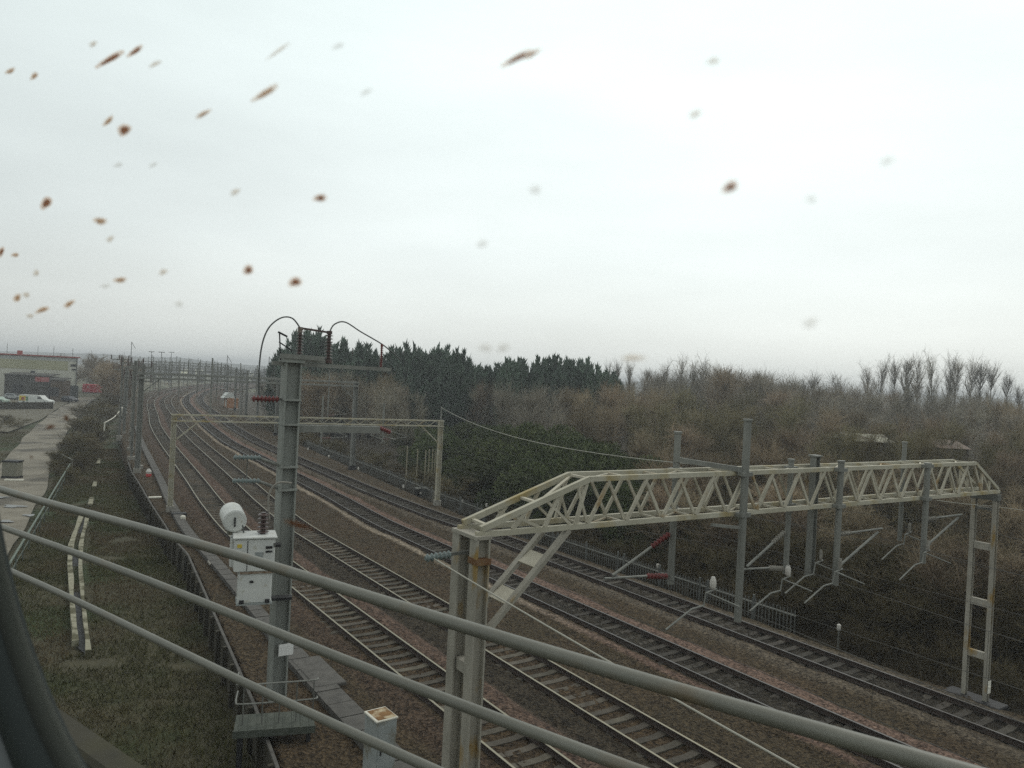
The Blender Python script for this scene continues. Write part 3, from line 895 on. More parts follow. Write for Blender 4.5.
# platform with guard rails at the mast foot
pc = gp(275, 722, 0.15)
pf = empty('mast_platform', (pc[0], pc[1], -1.2), 'small grey steel platform with guard rails at the foot of the mast', 'platform')
PX = np.array([.96, .27, 0]); PX /= np.linalg.norm(PX); PY = np.array([-PX[1], PX[0], 0])
b = MB(); b.box(pc, 2.1, 1.0, .10, PX, PY)
for k in range(9):
    b.box(pc + PX * (k * .23 - .92) + (0, 0, .056), .03, .96, .02, PX, PY)
b.build('deck_plate', M_plat, pf)
q = MB(); q.box(pc - PY * .52 - (0, 0, .04), 2.15, .05, .2, PX, PY); q.build('toe_board', M_plat, pf)
q = MB()
for sx in (-.9, .9):
    for sy in (-.4, .4):
        q.box(pc + PX * sx + PY * sy - (0, 0, .75), .12, .12, 1.4, PX, PY)
q.build('support_leg', M_dark, pf)
for z in (.62, 1.15):
    q = MB(); q.tube(spl([pc - PX * 1.05 + PY * .75 + (0, 0, z), pc - PX * 1.05 + PY * .0 + (0, 0, z), pc - PX * .9 - PY * .15 + (0, 0, z), pc + PX * .0 - PY * .15 + (0, 0, z), pc + PX * 1.0 - PY * .15 + (0, 0, z + .02), pc + PX * 1.1 + PY * .05 + (0, 0, z)], 5), .022, 7); q.build('guard_rail', M_galv, pf)
for sx in (-.85, -.35, .1, .55, 1.0):
    q = MB(); q.tube([pc + PX * sx - PY * .15 + (0, 0, .05), pc + PX * sx - PY * .15 + (0, 0, 1.17)], .02, 6); q.build('post', M_galvd, pf)
b = MB()
p = gp(318, 672, -.1)
b.box(p, 1.0, 2.6, .12, N0, T0, bev=.02)
tag(b.build('trough_cover', M_trough, loc=p), 'dark flat cover slab over the cable trough beside the mast foot', 'cover slab')
# cabinet with rusty top
cc = gp(381, 715, 1.45)
cb = empty('location_cabinet', (cc[0], cc[1], -.3), 'grey trackside cabinet with a rusty square lid', 'cabinet')
C1 = np.array([.80, .60, 0]); C2 = np.array([-.60, .80, 0])
b = MB(); b.box((cc[0], cc[1], .57), .56, .66, 1.74, C1, C2, bev=.02); bo = b.build('body', M_boxl, cb)
b = MB(); b.box((cc[0], cc[1], 1.455), .60, .70, .05, C1, C2, bev=.012); ld = b.build('lid', M_pale, cb)
q = MB(); q.box((cc[0] + .02, cc[1], 1.483), .50, .60, .012, C1, C2); q.build('lid_panel', M_rlid, ld)
q = MB(); q.box((cc[0], cc[1], .6) - np.array([*(C2 * .335)[:2], 0]), .46, .015, 1.4, C1, C2); dd = q.build('door', M_boxl, cb)
q = MB(); q.box((cc[0], cc[1], .7) - np.array([*(C2 * .35 + C1 * .15)[:2], 0]), .03, .03, .16, C1, C2); q.build('handle', M_dark, dd)

# ------------------------------------------------------------------ other portals
def portal(lab, s, aL, aR, zb, m, depth=.45, legw=.3, drops=(), leftz=None, lat=True, zleg=None, mast_top=0, knee=True, ends=None, box=False, leg_m=None, cw=.10):
    if ends is None:
        ends = (SA(s, aL), SA(s, aR))
    def P(u, z):
        q = np.array(ends[0]) * (1 - u) + np.array(ends[1]) * u
        return np.array([q[0], q[1], z])
    d = P(1, 0) - P(0, 0); span = np.linalg.norm(d); d /= span; e = np.array([-d[1], d[0], 0])
    g = empty('overhead_line_gantry', P(0, -.5), lab, 'railway gantry', 'gantries along the line')
    for off in ((-.25, .25) if box else (0,)):
        for z in (zb, zb - depth):
            b = MB(); b.bar(P(-.01, z) + e * off, P(1.01, z) + e * off, cw, cw); b.build('chord', m, g)
    if lat:
        n = int(span / .9); b = MB()
        for i in range(n):
            b.bar(P(i / n, zb - depth + .05) + e * .02, P((i + .5) / n, zb - .05) + e * .02, .035, .035); b.bar(P((i + .5) / n, zb - .05) - e * .02, P((i + 1) / n, zb - depth + .05) - e * .02, .035, .035)
        b.build('lattice', m, g)
    for u, zt in ((0, zb + .05), (1, zb + .05 + mast_top)):
        b = MB(); b.hcol(P(u, -1.0 if u else -.4), P(u, zt if u == 0 or mast_top == 0 else zb + .05), legw, legw, e, d, .04)
        lg = b.build('leg', leg_m or m, g)
        q = MB(); q.box(P(u, -.15), legw * 1.5, legw * 1.5, .6, d, e); q.build('footing', M_dark if u and not mast_top else M_conc, lg)
        if mast_top and u:
            q = MB(); q.tube([P(u, zb), P(u, zb + mast_top)], .06, 8); q.build('finial', M_galv, lg)
        if knee:
            q = MB(); sg = 1 if u == 0 else -1
            q.bar(P(u + sg * .15 / span * 1, zb - depth - 1.3), P(u + sg * 1.6 / span, zb - depth), .09, .09); q.build('knee_brace', m, lg)
    for (u, zt, z0) in drops:
        b = MB(); b.tube([P(u, z0), P(u, zt)], .075, 8); dt = b.build('drop_tube', M_galv, g)
        q = MB(); q.tube([P(u, z0 + 1.1), P(u + 1.9 / span, z0 + .5)], .032, 6); q.tube([P(u, z0 + .3), P(u + 1.9 / span, z0 + .42)], .03, 6); q.build('cantilever', M_galv, dt)
        q = MB(); q.sheds(P(u, z0 + .3), P(u + .7 / span, z0 + .34), .03, .07, 5, 6); q.build('insulator', M_red, dt)
    return g


portal('pale yellow lattice gantry on concrete posts, next beyond the tall mast', 56.4, 9, 28, 6.38, M_paint2, .42, .34, drops=((.52, 8.0, 4.6), (.76, 7.6, 4.6)), mast_top=1.1, ends=(gp(170, 508), gp(437, 502)), box=True, leg_m=M_paint2, cw=.07)
portal('flat grey steel gantry with a slim right leg on a dark footing', 78, 9.0, 30, 8.75, M_galv, .38, .42, drops=((.30, 10.5, 4.8), (.62, 9.6, 4.8), (.86, 9.9, 5)), ends=(gp(137, 470), gp(352, 467)), cw=.16, lat=False, box=True)
far_labs = ['grey gantry with lattice tower legs just beyond the flat steel one', 'third grey gantry in the distant cluster over the curving tracks',
            'fourth grey gantry in the distant cluster over the curving tracks', 'small farthest grey gantry on the bend of the tracks', 'grey gantry close behind the lattice towered one', 'grey gantry in the middle of the distant cluster', 'grey gantry just before the farthest one on the bend']
for i, (s, al, ar, zb) in enumerate(((118, 7.6, 27.8, 8.3), (162, 7.4, 29, 8.9), (215, 7.2, 30, 9.6), (290, 7, 30, 9.8), (138, 7.5, 28, 8.6), (186, 7.3, 29.5, 9.2), (250, 7, 30, 9.7))):
    portal(far_labs[i], s, al, ar, zb, M_galv, .7, .34, drops=tuple((u_, zb + random.uniform(.8, 1.9), random.uniform(4.6, 5.4)) for u_ in (.08, .2, .33, .45, .58, .7, .85)), box=True, lat=i == 0)

# masts and posts along the left edge of the line
ml = ['grey mast with short arms, nearest of the mast row left of the tracks', 'thick grey mast with ladder like insulators, second of the row left of the tracks', 'slim grey mast, third of the row left of the tracks', 'farthest grey mast of the row left of the tracks']
for i, (s, a, zt) in enumerate(((80.5, 8.1, 9.6), (88, 7.7, 9.9), (97, 7.9, 9.4), (112, 7.0, 10.2))):
    t, nn = frame_at(s); p = SA(s, a, -.6)
    m = empty('line_mast', p, ml[i], 'railway mast', 'masts left of the tracks')
    b = MB(); b.hcol(SA(s, a, -.8), SA(s, a, zt), .22, .24, t, nn, .04); pl = b.build('pole', M_galv, m)
    for z, l in ((zt - .3, 1.3), (zt - 1.6, 1.0)):
        q = MB(); q.bar(SA(s, a - l, z), SA(s, a + .8, z), .10, .12); aa = q.build('crossarm', M_galv, m)
        for k in (-l, -.4, .7):
            q = MB(); q.sheds(SA(s, a + k, z + .05), SA(s, a + k, z + .6), .05, .10, 5, 6); q.build('insulator', M_brown, aa)
    for k in range(7):
        q = MB(); q.box(SA(s, a - .17, 1 + k * .9), .10, .2, .4, nn, t); q.build('cable_clip', M_conc, pl)
    q = MB(); q.box(SA(s, a, -.3), .7, .7, .7, nn, t); q.build('footing', M_conc, m)

# distant lattice tower beside the line and floodlight poles
p = gp(243, 417, -.4)
t_ = empty('lattice_tower', p, 'slender pale lattice tower standing right of the distant tracks', 'lattice tower')
for sx in (-.5, .5):
    for sy in (-.4, .4):
        b = MB(); b.bar(p + (sx, sy, 0), p + (sx, sy, 9.2), .16, .16); b.build('leg', M_galv, t_)
b = MB()
for k in range(10):
    for sy in (-.4, .4):
        b.bar(p + (-.5, sy, k * .92), p + (.5, sy, (k + 1) * .92), .07, .05)
b.build('lattice', M_galv, t_)
fl = [(151, 365, 270, 13), (161, 366, 250, 12.8), (131, 357, 240, 15.5), (171, 364, 300, 13.5), (227, 366, 230, 12.6), (269, 364, 210, 12.6)]
fll = ['floodlight pole with a flat T head, left one of the close pair by the curve', 'floodlight pole with a flat T head, right one of the close pair by the curve', 'tall thin pole rising above the mast row', 'plain thin pole far off beyond the pair of floodlights', 'thin pole with slanting stay above the distant gantries', 'thin pole just left of the looped cable']
for i, (x, y, d, h) in enumerate(fl):
    q = pxz(x, y, d); q[2] = -1.5
    o = empty('light_pole', q, fll[i], 'pole')
    b = MB(); b.tube([q, q + (0, 0, h + 1.5)], [.16, .09], 8); b.build('pole', M_galvd, o)
    if i in (0, 1, 3):
        b = MB(); b.box(q + (0, 0, h + 1.5), 2.0, .3, .22); b.build('lamp_head', M_galvd, o)
    else:
        b = MB(); b.bar(q + (0, 0, h + 1.4), q + (1.3, 0, h - .6), .12, .1); b.build('stay', M_galvd, o)

# ------------------------------------------------------------------ overhead wires
def sagline(p0, p1, sag, n=14):
    p0 = np.array(p0, float); p1 = np.array(p1, float)
    return [p0 + (p1 - p0) * t - np.array([0, 0, 4 * sag * t * (1 - t)]) for t in np.linspace(0, 1, n)]


stations = [-40, 13, 55, 77, 118, 162, 215]
wl = ['contact and catenary wires above the nearest track', 'contact and catenary wires above the second track', 'contact and catenary wires above the third track', 'contact and catenary wires above the farthest track']
for k in range(4):
    o = empty('overhead_wires', SA(13, tc(k, 13), 4.7), wl[k], 'overhead wires', 'wires above the tracks')
    cw = []; mw = []; dp = MB()
    for i in range(len(stations) - 1):
        for s in np.linspace(stations[i], stations[i + 1], 10)[:-1]:
            u = (s - stations[i]) / (stations[i + 1] - stations[i])
            cw.append(SA(s, tc(k, s), 4.72)); mw.append(SA(s, tc(k, s), 5.9 - 3.2 * .9 * u * (1 - u)))
            if 0.05 < u < .95:
                dp.tube([cw[-1], mw[-1]], .004, 4)
    b = MB(); b.tube(cw, .0065, 5); b.build('contact_wire', M_wire, o)
    b = MB(); b.tube(mw, .0065, 5); b.build('catenary_wire', M_wire, o)
    dp.build('dropper', M_wire, o)['kind'] = 'stuff'
pe = gp(437, 502) + np.array([0, 0, 7.42])
b = MB(); b.tube(sagline(pe, G(12.55, D_A[1], 8.06), .75, 24), .015, 6)
tag(b.build('feeder_wire', M_pwire, loc=pe), 'pale wire from the yellow gantry mast to the lattice gantry', 'wire')
p3 = gp(352, 467) + np.array([0, 0, 7.15])
b = MB(); b.tube(sagline(pe, p3, .35), .013, 6); b.tube(sagline(p3, SA(118, 27, 8.0), .6), .013, 6)
tag(b.build('feeder_wire', M_wire, loc=p3), 'thin dark wire between the yellow gantry and the flat grey gantry', 'wire')
b = MB(); b.tube(sagline(G(13.1, aL - .85, 6.47), SA(-32, 9.3, 6.6), 1.05, 40), .014, 6)
tag(b.build('earth_wire', M_pwire, loc=G(13.1, aL - .8, 6.5)), 'pale wire sagging from the insulator on the near gantry leg', 'wire')
b = MB(); b.tube(sagline(G(12.6, 24.3, 6.85), G(13.0, aR + .2, 6.38), .02, 5), .014, 6); b.tube(sagline(G(13.0, aR + .2, 6.38), G(4, 44, 6.3), .4), .013, 6)
tag(b.build('earth_wire', M_pwire, loc=G(13, aR, 6.4)), 'pale wire under the right end of the lattice gantry running off to the right', 'wire')

# ------------------------------------------------------------------ palisade fences
def palisade(lab, pts, h):
    f = empty('palisade_fence', (*pts[0][:2], -1.1), lab, 'fence', 'palisade fences beside the farthest track')
    b = MB(); r1 = MB(); Ls = 0
    for i in range(len(pts) - 1):
        p0, p1 = np.array(pts[i]), np.array(pts[i + 1])
        d = p1 - p0; L_ = np.linalg.norm(d); d /= L_
        for x in np.arange(0, L_, .19):
            q = p0 + d * x
            b.bar((q[0], q[1], -1.05), (q[0], q[1], -1.05 + h), .02, .042, up=(d[0], d[1], 0))
        for z in (.25, h - .22):
            r1.bar((p0[0], p0[1], -1.05 + z), (p1[0], p1[1], -1.05 + z), .04, .06)
    b.build('palisade_panel', M_pal, f)
    r1.build('rail', M_galv, f)
    acc = 0
    for i in range(len(pts) - 1):
        p0, p1 = np.array(pts[i]), np.array(pts[i + 1]); L_ = np.linalg.norm(p1 - p0)
        for x in np.arange(0, L_, 2.75):
            q = p0 + (p1 - p0) / L_ * x
            c = MB(); c.box((q[0], q[1], -1.2 + h / 2 + .15), .09, .09, h + .3); c.build('post', M_pal, f)


palisade('grey palisade fence beyond the yellow gantry, ending in a slanted corner', [SA(s, float(np.interp(s, [48, 60, 80, 104], [29.6, 29.5, 29.3, 28.9])))[:2] for s in (104, 92, 84, 76, 68, 60, 54, 50)] + [SA(46.5, 28.6)[:2]], 1.5)
palisade('grey palisade fence under the lattice gantry beside the farthest track', [SA(s, 29.25 - .02 * (s - 26))[:2] for s in (44, 38, 32, 26, 21)], 1.45)

# marker posts
mk = [(307.6, 455, 'small white marker post, the farthest of those by the palisade fence'), (328.5, 463, 'small white marker post, second farthest by the palisade fence'), (358, 476, 'white marker post just right of the slim gantry leg'),
      (403, 495, 'white marker post left of the dark trackside box'), (462, 511, 'white marker post by the fence corner'), (486, 515, 'white marker post just right of the fence corner, seen above the gantry'),
      (541, 543, 'thin white topped post showing through the gantry knee brace'), (657, 580, 'white marker post against the fence under the red insulators'), (838, 645, 'lone white topped post at the edge of the dark scrub')]
for x, y, lb in mk:
    z = -.7
    p = gp(x, y, z)
    o = empty('marker_post', p, lb, 'marker post', 'white marker posts beside the farthest track')
    b = MB(); b.tube([p - (0, 0, .2), p + (0, 0, .62)], .04, 8); b.build('post', M_galvd, o)
    b = MB(); b.tube([p + (0, 0, .62), p + (0, 0, .66), p + (0, 0, .86), p + (0, 0, .9)], [.05, .085, .085, .04], 10); b.build('cap', M_white, o)
# trackside box by the yellow gantry leg
p = gp(421, 498, -.8)
o = empty('trackside_box', p, 'dark trackside equipment box with a pale top beside the yellow gantry leg', 'equipment box')
t, nn = frame_at(54)
b = MB(); b.box(p + (0, 0, .42), 1.0, .6, .8, nn, t, bev=.03); b.build('body', M_black, o)
b = MB(); b.box(p + (0, 0, .85), 1.1, .7, .07, nn, t); b.build('lid', M_galvd, o)
b = MB(); b.box(p + nn * -.2 - t * .31 + (0, 0, .5), .16, .03, .16, nn, t); b.build('label_plate', M_white, o)
b = MB(); p = gp(433.5, 503, -.8); b.tube(spl([p, p + (0, 0, .5), p + (.05, 0, .9)], 4), [.16] * 4 + [.12] * 5, 8)
tag(b.build('cable_riser', M_stake, loc=p), 'stubby tan cable riser against the yellow gantry leg', 'cable riser')
# timber stakes
for i, (x, y0, y1) in enumerate(((424, 468, 450), (427.5, 469, 449), (431, 470, 449), (433.5, 471, 450.5), (405.5, 466, 446), (416, 466, 449))):
    p = gp(x, 490 if i < 4 else 488, -1.1); d = p[1]
    zt = 10 - (y1 - hor(x)) * d / FPX
    b = MB(); b.tube([p, (p[0], p[1], zt)], .06, 6)
    tag(b.build('timber_stake', M_stake, loc=p), ['pale upright stake, leftmost of the close four by the yellow gantry leg', 'pale upright stake, second from left of the close four', 'pale upright stake, third from left of the close four', 'pale upright stake closest to the yellow gantry leg', 'separate pale stake, farthest left in the bushes behind the fence', 'single pale stake between the lone one and the close four'][i], 'stake')

# ------------------------------------------------------------------ clutter along the left edge
def slab(px, py, w, l, h, z, m, name, lb, cat):
    p = gp(px, py, z); t, nn = frame_at(50)
    b = MB(); b.box(p + (0, 0, h / 2), w, l, h, nn, t, bev=.02); return tag(b.build(name, m, loc=p), lb, cat)


slab(155, 498, .9, .35, .1, -.25, M_pale, 'concrete_slab', 'small pale slab lying against the retaining wall, left of the yellowish post', 'concrete slab')
slab(179, 517, .9, .5, .28, -.3, M_dark, 'junction_box', 'dark low box at the foot of the yellowish gantry post', 'junction box')
p = gp(183, 519, -.1); b = MB(); b.tube([p - (0, 0, .15), p + (0, 0, .18), p + (0, 0, .24)], [.16, .16, .08], 10)
tag(b.build('lamp_pot', M_pale, loc=p), 'round whitish pot beside the dark box by the gantry post', 'pot')
slab(212, 564, .35, .7, .12, -.2, M_conc, 'concrete_slab', 'pale slab at the near side of the cable trough by the switch box', 'concrete slab')
slab(192, 546, .6, .4, .2, -.28, M_dark, 'junction_box', 'dark flat box on the trough edge nearer the switch box', 'junction box')
p = gp(148.5, 477, -.3)
o = empty('ground_signal', p, 'small ground signal with a white top and red base by the trough', 'signal')
b = MB(); b.tube([p, p + (0, 0, .3)], .22, 10); b.build('base', mat('signal_red', (.45, .05, .05), rough=.5), o)
b = MB(); b.tube([p + (0, 0, .3), p + (0, 0, .5), p + (0, 0, .72)], [.2, .24, .1], 10); b.build('lamp_head', M_white, o)
# white handrail on the bank
p0 = gp(104, 437, -1.3); p1 = gp(122, 416, -1.3)
o = empty('handrail', p0, 'short white handrail on the bank left of the mast row', 'handrail')
b = MB(); b.tube([p0, p0 + (0, 0, 2.1)], .10, 8); b.build('post', M_pale, o)
b = MB(); b.tube([p1, p1 + (0, 0, 1.6)], .09, 8); b.build('post', M_pale, o)
b = MB(); b.tube(spl([p0 + (0, 0, 2.05), (p0 + p1) / 2 + (0, 0, 1.4), p1 + (0, 0, 1.75)], 5), .085, 8); b.build('rail', M_pale, o)
b = MB(); p = gp(128, 443, -.2); b.bar(gp(112, 443.5, -.6), gp(136, 443.5, -.6), .12, .14)
tag(b.build('cross_beam', M_galvd, loc=p), 'pale green horizontal beam at the feet of the mast row', 'beam')
# green post and rail fence beside the road
f0 = gp(8, 566, -.3); f1 = gp(70, 464, -.3)
o = empty('rail_fence', (*f0[:2], -1.5), 'pale green tubular rail fence between the road and the grass verge', 'fence')
b = MB(); b.tube([f0, f1], .06, 8); b.build('rail', M_green, o)
b = MB(); b.tube([f0 - (0, 0, .55), f1 - (0, 0, .55)], .035, 8); b.build('rail', mat('dull_green_rail', (.07, .085, .07)), o)
for u in np.linspace(0, 1, 15):
    q = f0 * (1 - u) + f1 * u; b = MB(); b.tube([(q[0], q[1], -1.6), (q[0], q[1], -.3)], .035, 8); b.build('post', MATS['dull_green_rail'], o)
p0 = gp(61, 469, -1.45); p1 = gp(72, 472, -1.45)
o = empty('metal_gate', p0, 'small pale metal framed gate at the far end of the green rail fence', 'gate')
b = MB(); b.tube([p0, p0 + (0, 0, 1.5), p1 + (0, 0, 1.2), p1], .05, 6); b.build('gate_frame', M_galv, o)
b = MB(); b.tube([p0 + (0, 0, .7), p1 + (0, 0, .55)], .04, 6); b.tube([p0 + (0, 0, .2), p1 + (0, 0, .15)], .04, 6); b.build('gate_bar', M_galvd, o)
# pale storage box on the road edge
p = gp(12, 478, -1.3)
o = empty('storage_box', p, 'pale grey storage box with dark lid and base at the road edge', 'storage box')
b = MB(); b.box(p + (0, 0, .85), 1.35, .9, 1.3, bev=.03); b.build('body', mat('pale_box', (.16, .155, .12), (.2, .195, .155), 3), o)
b = MB(); b.box(p + (0, 0, 1.55), 1.45, 1.0, .12); b.build('lid', M_dark, o)
b = MB(); b.box(p + (0, 0, .1), 1.4, .95, .18); b.build('base', M_dark, o)
p = gp(14, 481, -1.3); b = MB(); b.box(p + (0, 0, .09), 1.5, .35, .16, (.98, .2, 0), (-.2, .98, 0), bev=.02)
tag(b.build('kerb_stone', M_pale, loc=p), 'pale kerb stone lying in front of the storage box', 'kerb stone')

# ------------------------------------------------------------------ industrial building, container, sheds, vehicles
bp0 = gp(76, 399, -1.4); bD = bp0[1]
bw = 46.0; bh = 10.4 + 1.4; bdep = 24
M_clad = mat('beige_cladding', (.46, .455, .385), (.53, .525, .45), .3, .6, stretch=(1, 1, .2))
M_clado = mat('olive_cladding', (.33, .325, .21), (.39, .38, .255), .3, .6, stretch=(1, 1, .2))
M_cladp = mat('pale_cladding', (.36, .375, .35), (.41, .42, .39), .3, .6)
M_redt = mat('red_trim', (.27, .05, .045), rough=.6)
o = empty('warehouse', bp0, 'grey clad warehouse with a red roof edge at the left', 'warehouse')
x1 = 0.0; x0 = x1 - bw; y0 = 0.0; y1 = y0 + bdep
_wa = R(32); WE = np.array([math.cos(_wa), math.sin(_wa), 0]); WD = np.array([-math.sin(_wa), math.cos(_wa), 0]); WO = np.array([bp0[0], bp0[1], 0])
def bb(c0, c1, name, m, par=o, bev=0):
    q = MB(); c0 = np.array(c0, float); c1 = np.array(c1, float)
    cm = (c0 + c1) / 2; q.box(WO + WE * cm[0] + WD * cm[1] + np.array([0, 0, cm[2]]), *(np.abs(c1 - c0)), WE, WD, bev=bev); return q.build(name, m, par)
w_ = bb((x0, y0, -1.6), (x1, y1, 9.6), 'wall', M_clad)
bb((x0, y0 - .06, 6.2), (x1 - 2.2, y0, 8.6), 'cladding_band', M_clado, w_)
bb((x0, y0 - .05, 8.602), (x1 + .03, y0, 9.598), 'cladding_band', M_cladp, w_)
rf = bb((x0 - .3, y0 - .4, 9.6), (x1 + .5, y1 + .3, 9.95), 'roof', M_clad)
bb((x0 - .3, y0 - .5, 9.62), (x1 + .6, y0 - .4, 9.93), 'red_fascia', M_redt, rf)
bb((x1 - 1.6, y0 - .12, 7.3), (x1 - .2, y0 - .0, 7.9), 'vent', M_black, w_)
bb((x1 - 1.3, y0 - .35, 6.4), (x1 - .3, y0 - .0, 6.7), 'vent', M_black, w_)
wn = bb((x1 - 10.6, y0 - .10, 5.2), (x1 - 9.6, y0 + .1, 5.75), 'window', M_glassd, w_)
bb((x1 - 10.8, y0 - .16, 5.0), (x1 - 9.4, y0 - .0, 5.18), 'sill', M_cladp, wn)
bb((x1 - .28, y0 - .25, -1.5), (x1 - .06, y0 - .04, 9.6), 'downpipe', M_galvd)
bb((x1 - 4, y0 - 1.1, -1.4), (x1 + .4, y0 - .02, 2.2), 'bin_store', mat('bin_store_paint', (.05, .06, .058), (.08, .09, .085), .5))
bb((x1 - 13.8, y0 + 2, 9.95), (x1 - 12.6, y0 + 3, 10.9), 'roof_beacon', M_redt, rf)
for k, dx in enumerate((-9.2, -5.6, -1.2, -16)):
    q = MB(); q.tube([WO + WE * dx + WD + np.array([0, 0, 9.9]), WO + WE * dx + WD + np.array([0, 0, 12.2 + .4 * (k % 2)])], .05, 6); q.build('aerial', M_galvd, rf)
M_fel = mat('dark_felt', (.045, .045, .04), (.07, .068, .06), 1, .9)
def shed(lb, px0, px1, py_top, py_bot, d, dep, wallm, name='lean_to_shed', cat='shed', fascia=None):
    a0 = pxz(px0, py_bot, d); a1 = pxz(px1, py_bot, d); zt = pxz(px0, py_top, d)[2]
    s = empty(name, (a0[0], d, -1.4), lb, cat)
    q = MB(); q.box(((a0[0] + a1[0]) / 2, d + dep / 2, (zt - 1.4) / 2), a1[0] - a0[0], dep, zt + 1.4); q.build('wall', wallm, s)
    q = MB(); q.hexa([(a0[0] - .2, d - .3, zt + .02), (a1[0] + .2, d - .3, zt + .02), (a1[0] + .2, d + dep, zt + .5), (a0[0] - .2, d + dep, zt + .5), (a0[0] - .2, d - .3, zt + .2), (a1[0] + .2, d - .3, zt + .2), (a1[0] + .2, d + dep, zt + .7), (a0[0] - .2, d + dep, zt + .7)]); q.build('roof', M_fel, s)
    if fascia:
        q = MB(); u0 = a0[0] + (a1[0] - a0[0]) * .68
        q.box(((u0 + a1[0]) / 2, d - .06, zt - .75), a1[0] - u0 - .1, .1, 1.2); q.build('fascia_panel', fascia, s)
    q = MB(); q.box(((a0[0] * .7 + a1[0] * .3), d - .05, zt / 2 - 1.4 + .5), 2.4, .08, 2.2); q.build('door', M_dark, s)
    return s
shed('long dark shed with a pinkish red panel in front of the warehouse', 4, 49, 374.5, 390, 192, 4, M_fel, fascia=mat('pink_panel', (.30, .11, .11), (.36, .14, .14), .6))
shed('low brown open shed with flat dark roof beside the pink panelled shed', 50, 63, 380, 396, 191, 3, mat('brown_wall', (.07, .05, .035), (.1, .075, .05), .5))
M_cont = mat('red_container_paint', (.42, .045, .06), (.50, .06, .08), .6, .5)
p = gp(92.5, 393, -1.35)
o = empty('shipping_container', p, 'red shipping container at the end of the dirt road', 'container')
b = MB(); b.box(p + (0, 0, 1.5), 5.3, 2.4, 2.5, bev=.05); bo = b.build('body', M_cont, o)
b = MB()
for k in range(14):
    b.box(p + (-2.45 + k * .377, -1.22, 1.5), .14, .05, 2.2)
b.build('corrugated_side', M_cont, bo)
b = MB(); b.box(p + (0, 0, .16), 5.1, 2.2, .2); b.build('skid', M_dark, o)
q = MB(); q.box(p + (-.9, -1.26, 1.9), .35, .03, .5); q.build('marking', M_white, bo)


def wheel(par, c, ax, r, w=.2):
    b = MB(); c = np.array(c, float); ax = np.array(ax, float)
    b.tube([c - ax * w / 2, c - ax * w * .42, c + ax * w * .42, c + ax * w / 2], [r * .9, r, r, r * .9], 16); wo = b.build('wheel', M_tyre, par)
    q = MB(); q.tube([c - ax * (w / 2 + .015), c + ax * (w / 2 + .015)], r * .55, 10); q.build('rim', M_galv, wo)


def vehicle(lb, name, cat, pos, yaw, prof, L_, Wd, wins, m, extra=None, wh=(.9, 3.4), r=.33):
    """side profile extruded, narrowed towards the roof"""
    o = empty(name, pos, lb, cat)
    d = np.array([math.cos(yaw), math.sin(yaw), 0]); e = np.array([-d[1], d[0], 0]); z = np.array([0, 0, 1.0]); P = np.array(pos, float)
    zmax = max(p[1] for p in prof)
    b = MB(); n = len(prof); vs = []
    for sg in (-1, 1):
        for x, h in prof:
            k = Wd / 2 * (1 - .13 * max(0, (h - .95) / max(.1, zmax - .95)) * (1 if zmax < 1.7 else .5))
            vs.append(P + d * x + z * h + e * sg * k)
    fs = [tuple(range(n - 1, -1, -1)), tuple(range(n, 2 * n))]
    for i in range(n):
        j = (i + 1) % n; fs.append((i, j, n + j, n + i))
    b.add(vs, fs); bd = b.build('body', m, o)
    for w in wins:
        for sg in (-1, 1):
            q = MB(); pts = []
            for (x, h) in w:
                k = Wd / 2 * (1 - .13 * max(0, (h - .95) / max(.1, zmax - .95)) * (1 if zmax < 1.7 else .5)) + .012
                pts.append(P + d * x + z * h + e * sg * k)
            nn_ = len(w)
            q.add(pts + [p - e * sg * .03 for p in pts], [tuple(range(nn_)), tuple(range(2 * nn_ - 1, nn_ - 1, -1))] + [(i, (i + 1) % nn_, nn_ + (i + 1) % nn_, nn_ + i) for i in range(nn_)])
            q.build('window', M_glassd, bd)
    for x in wh:
        for sg in (-1, 1):
            wheel(o, P + d * x + e * sg * (Wd / 2 - .08) + z * r, e, r)
    # windscreen on the profile's sloping edge, lamps
    q = MB(); q.box(P + d * (L_ - .02) + z * .62 + e * (Wd * .36), .05, .3, .14, d, e); q.build('headlight', M_white, o)
    q = MB(); q.box(P + d * (L_ - .02) + z * .62 - e * (Wd * .36), .05, .3, .14, d, e); q.build('headlight', M_white, o)
    if extra: extra(o, bd, P, d, e, z)
    return o


van_prof = [(.05, .35), (.05, 2.0), (.2, 2.12), (3.7, 2.12), (4.35, 1.35), (5.2, 1.12), (5.45, .9), (5.45, .35)]
van_win = [[(3.35, 1.35), (3.35, 1.85), (3.75, 1.85), (4.2, 1.35)]]
car_prof = [(.05, .3), (.0, .85), (.35, .95), (.8, 1.4), (2.3, 1.45), (3.1, .98), (4.0, .85), (4.2, .65), (4.2, .3)]
car_win = [[(.62, .97), (.92, 1.33), (1.6, 1.36), (1.6, .97)], [(1.68, .97), (1.68, 1.36), (2.2, 1.36), (2.85, .97)]]
M_vw = mat('white_van_paint', (.55, .57, .54), rough=.35); M_vd = mat('dark_car_paint', (.03, .035, .045), rough=.3); M_vp = mat('pale_green_car_paint', (.30, .38, .32), rough=.35); M_vg = mat('green_car_paint', (.10, .22, .12), rough=.35); M_vs = mat('silver_car_paint', (.40, .42, .42), rough=.3, metal=.5)
def livery(o, bd, P, d, e, z):
    q = MB(); q.box(P + d * 1.0 + z * 1.35 - e * .985, 1.5, .03, 1.1, d, e); q.build('side_panel', M_yel, bd)
    q = MB(); q.box(P + d * 1.15 + z * 1.25 - e * 1.003, .7, .02, .7, d, e); q.build('side_panel', M_redt, bd)
    q = MB(); q.box(P + d * 2.1 + z * 1.3 - e * .985, .4, .03, 1.0, d, e); q.build('side_panel', M_vg, bd)
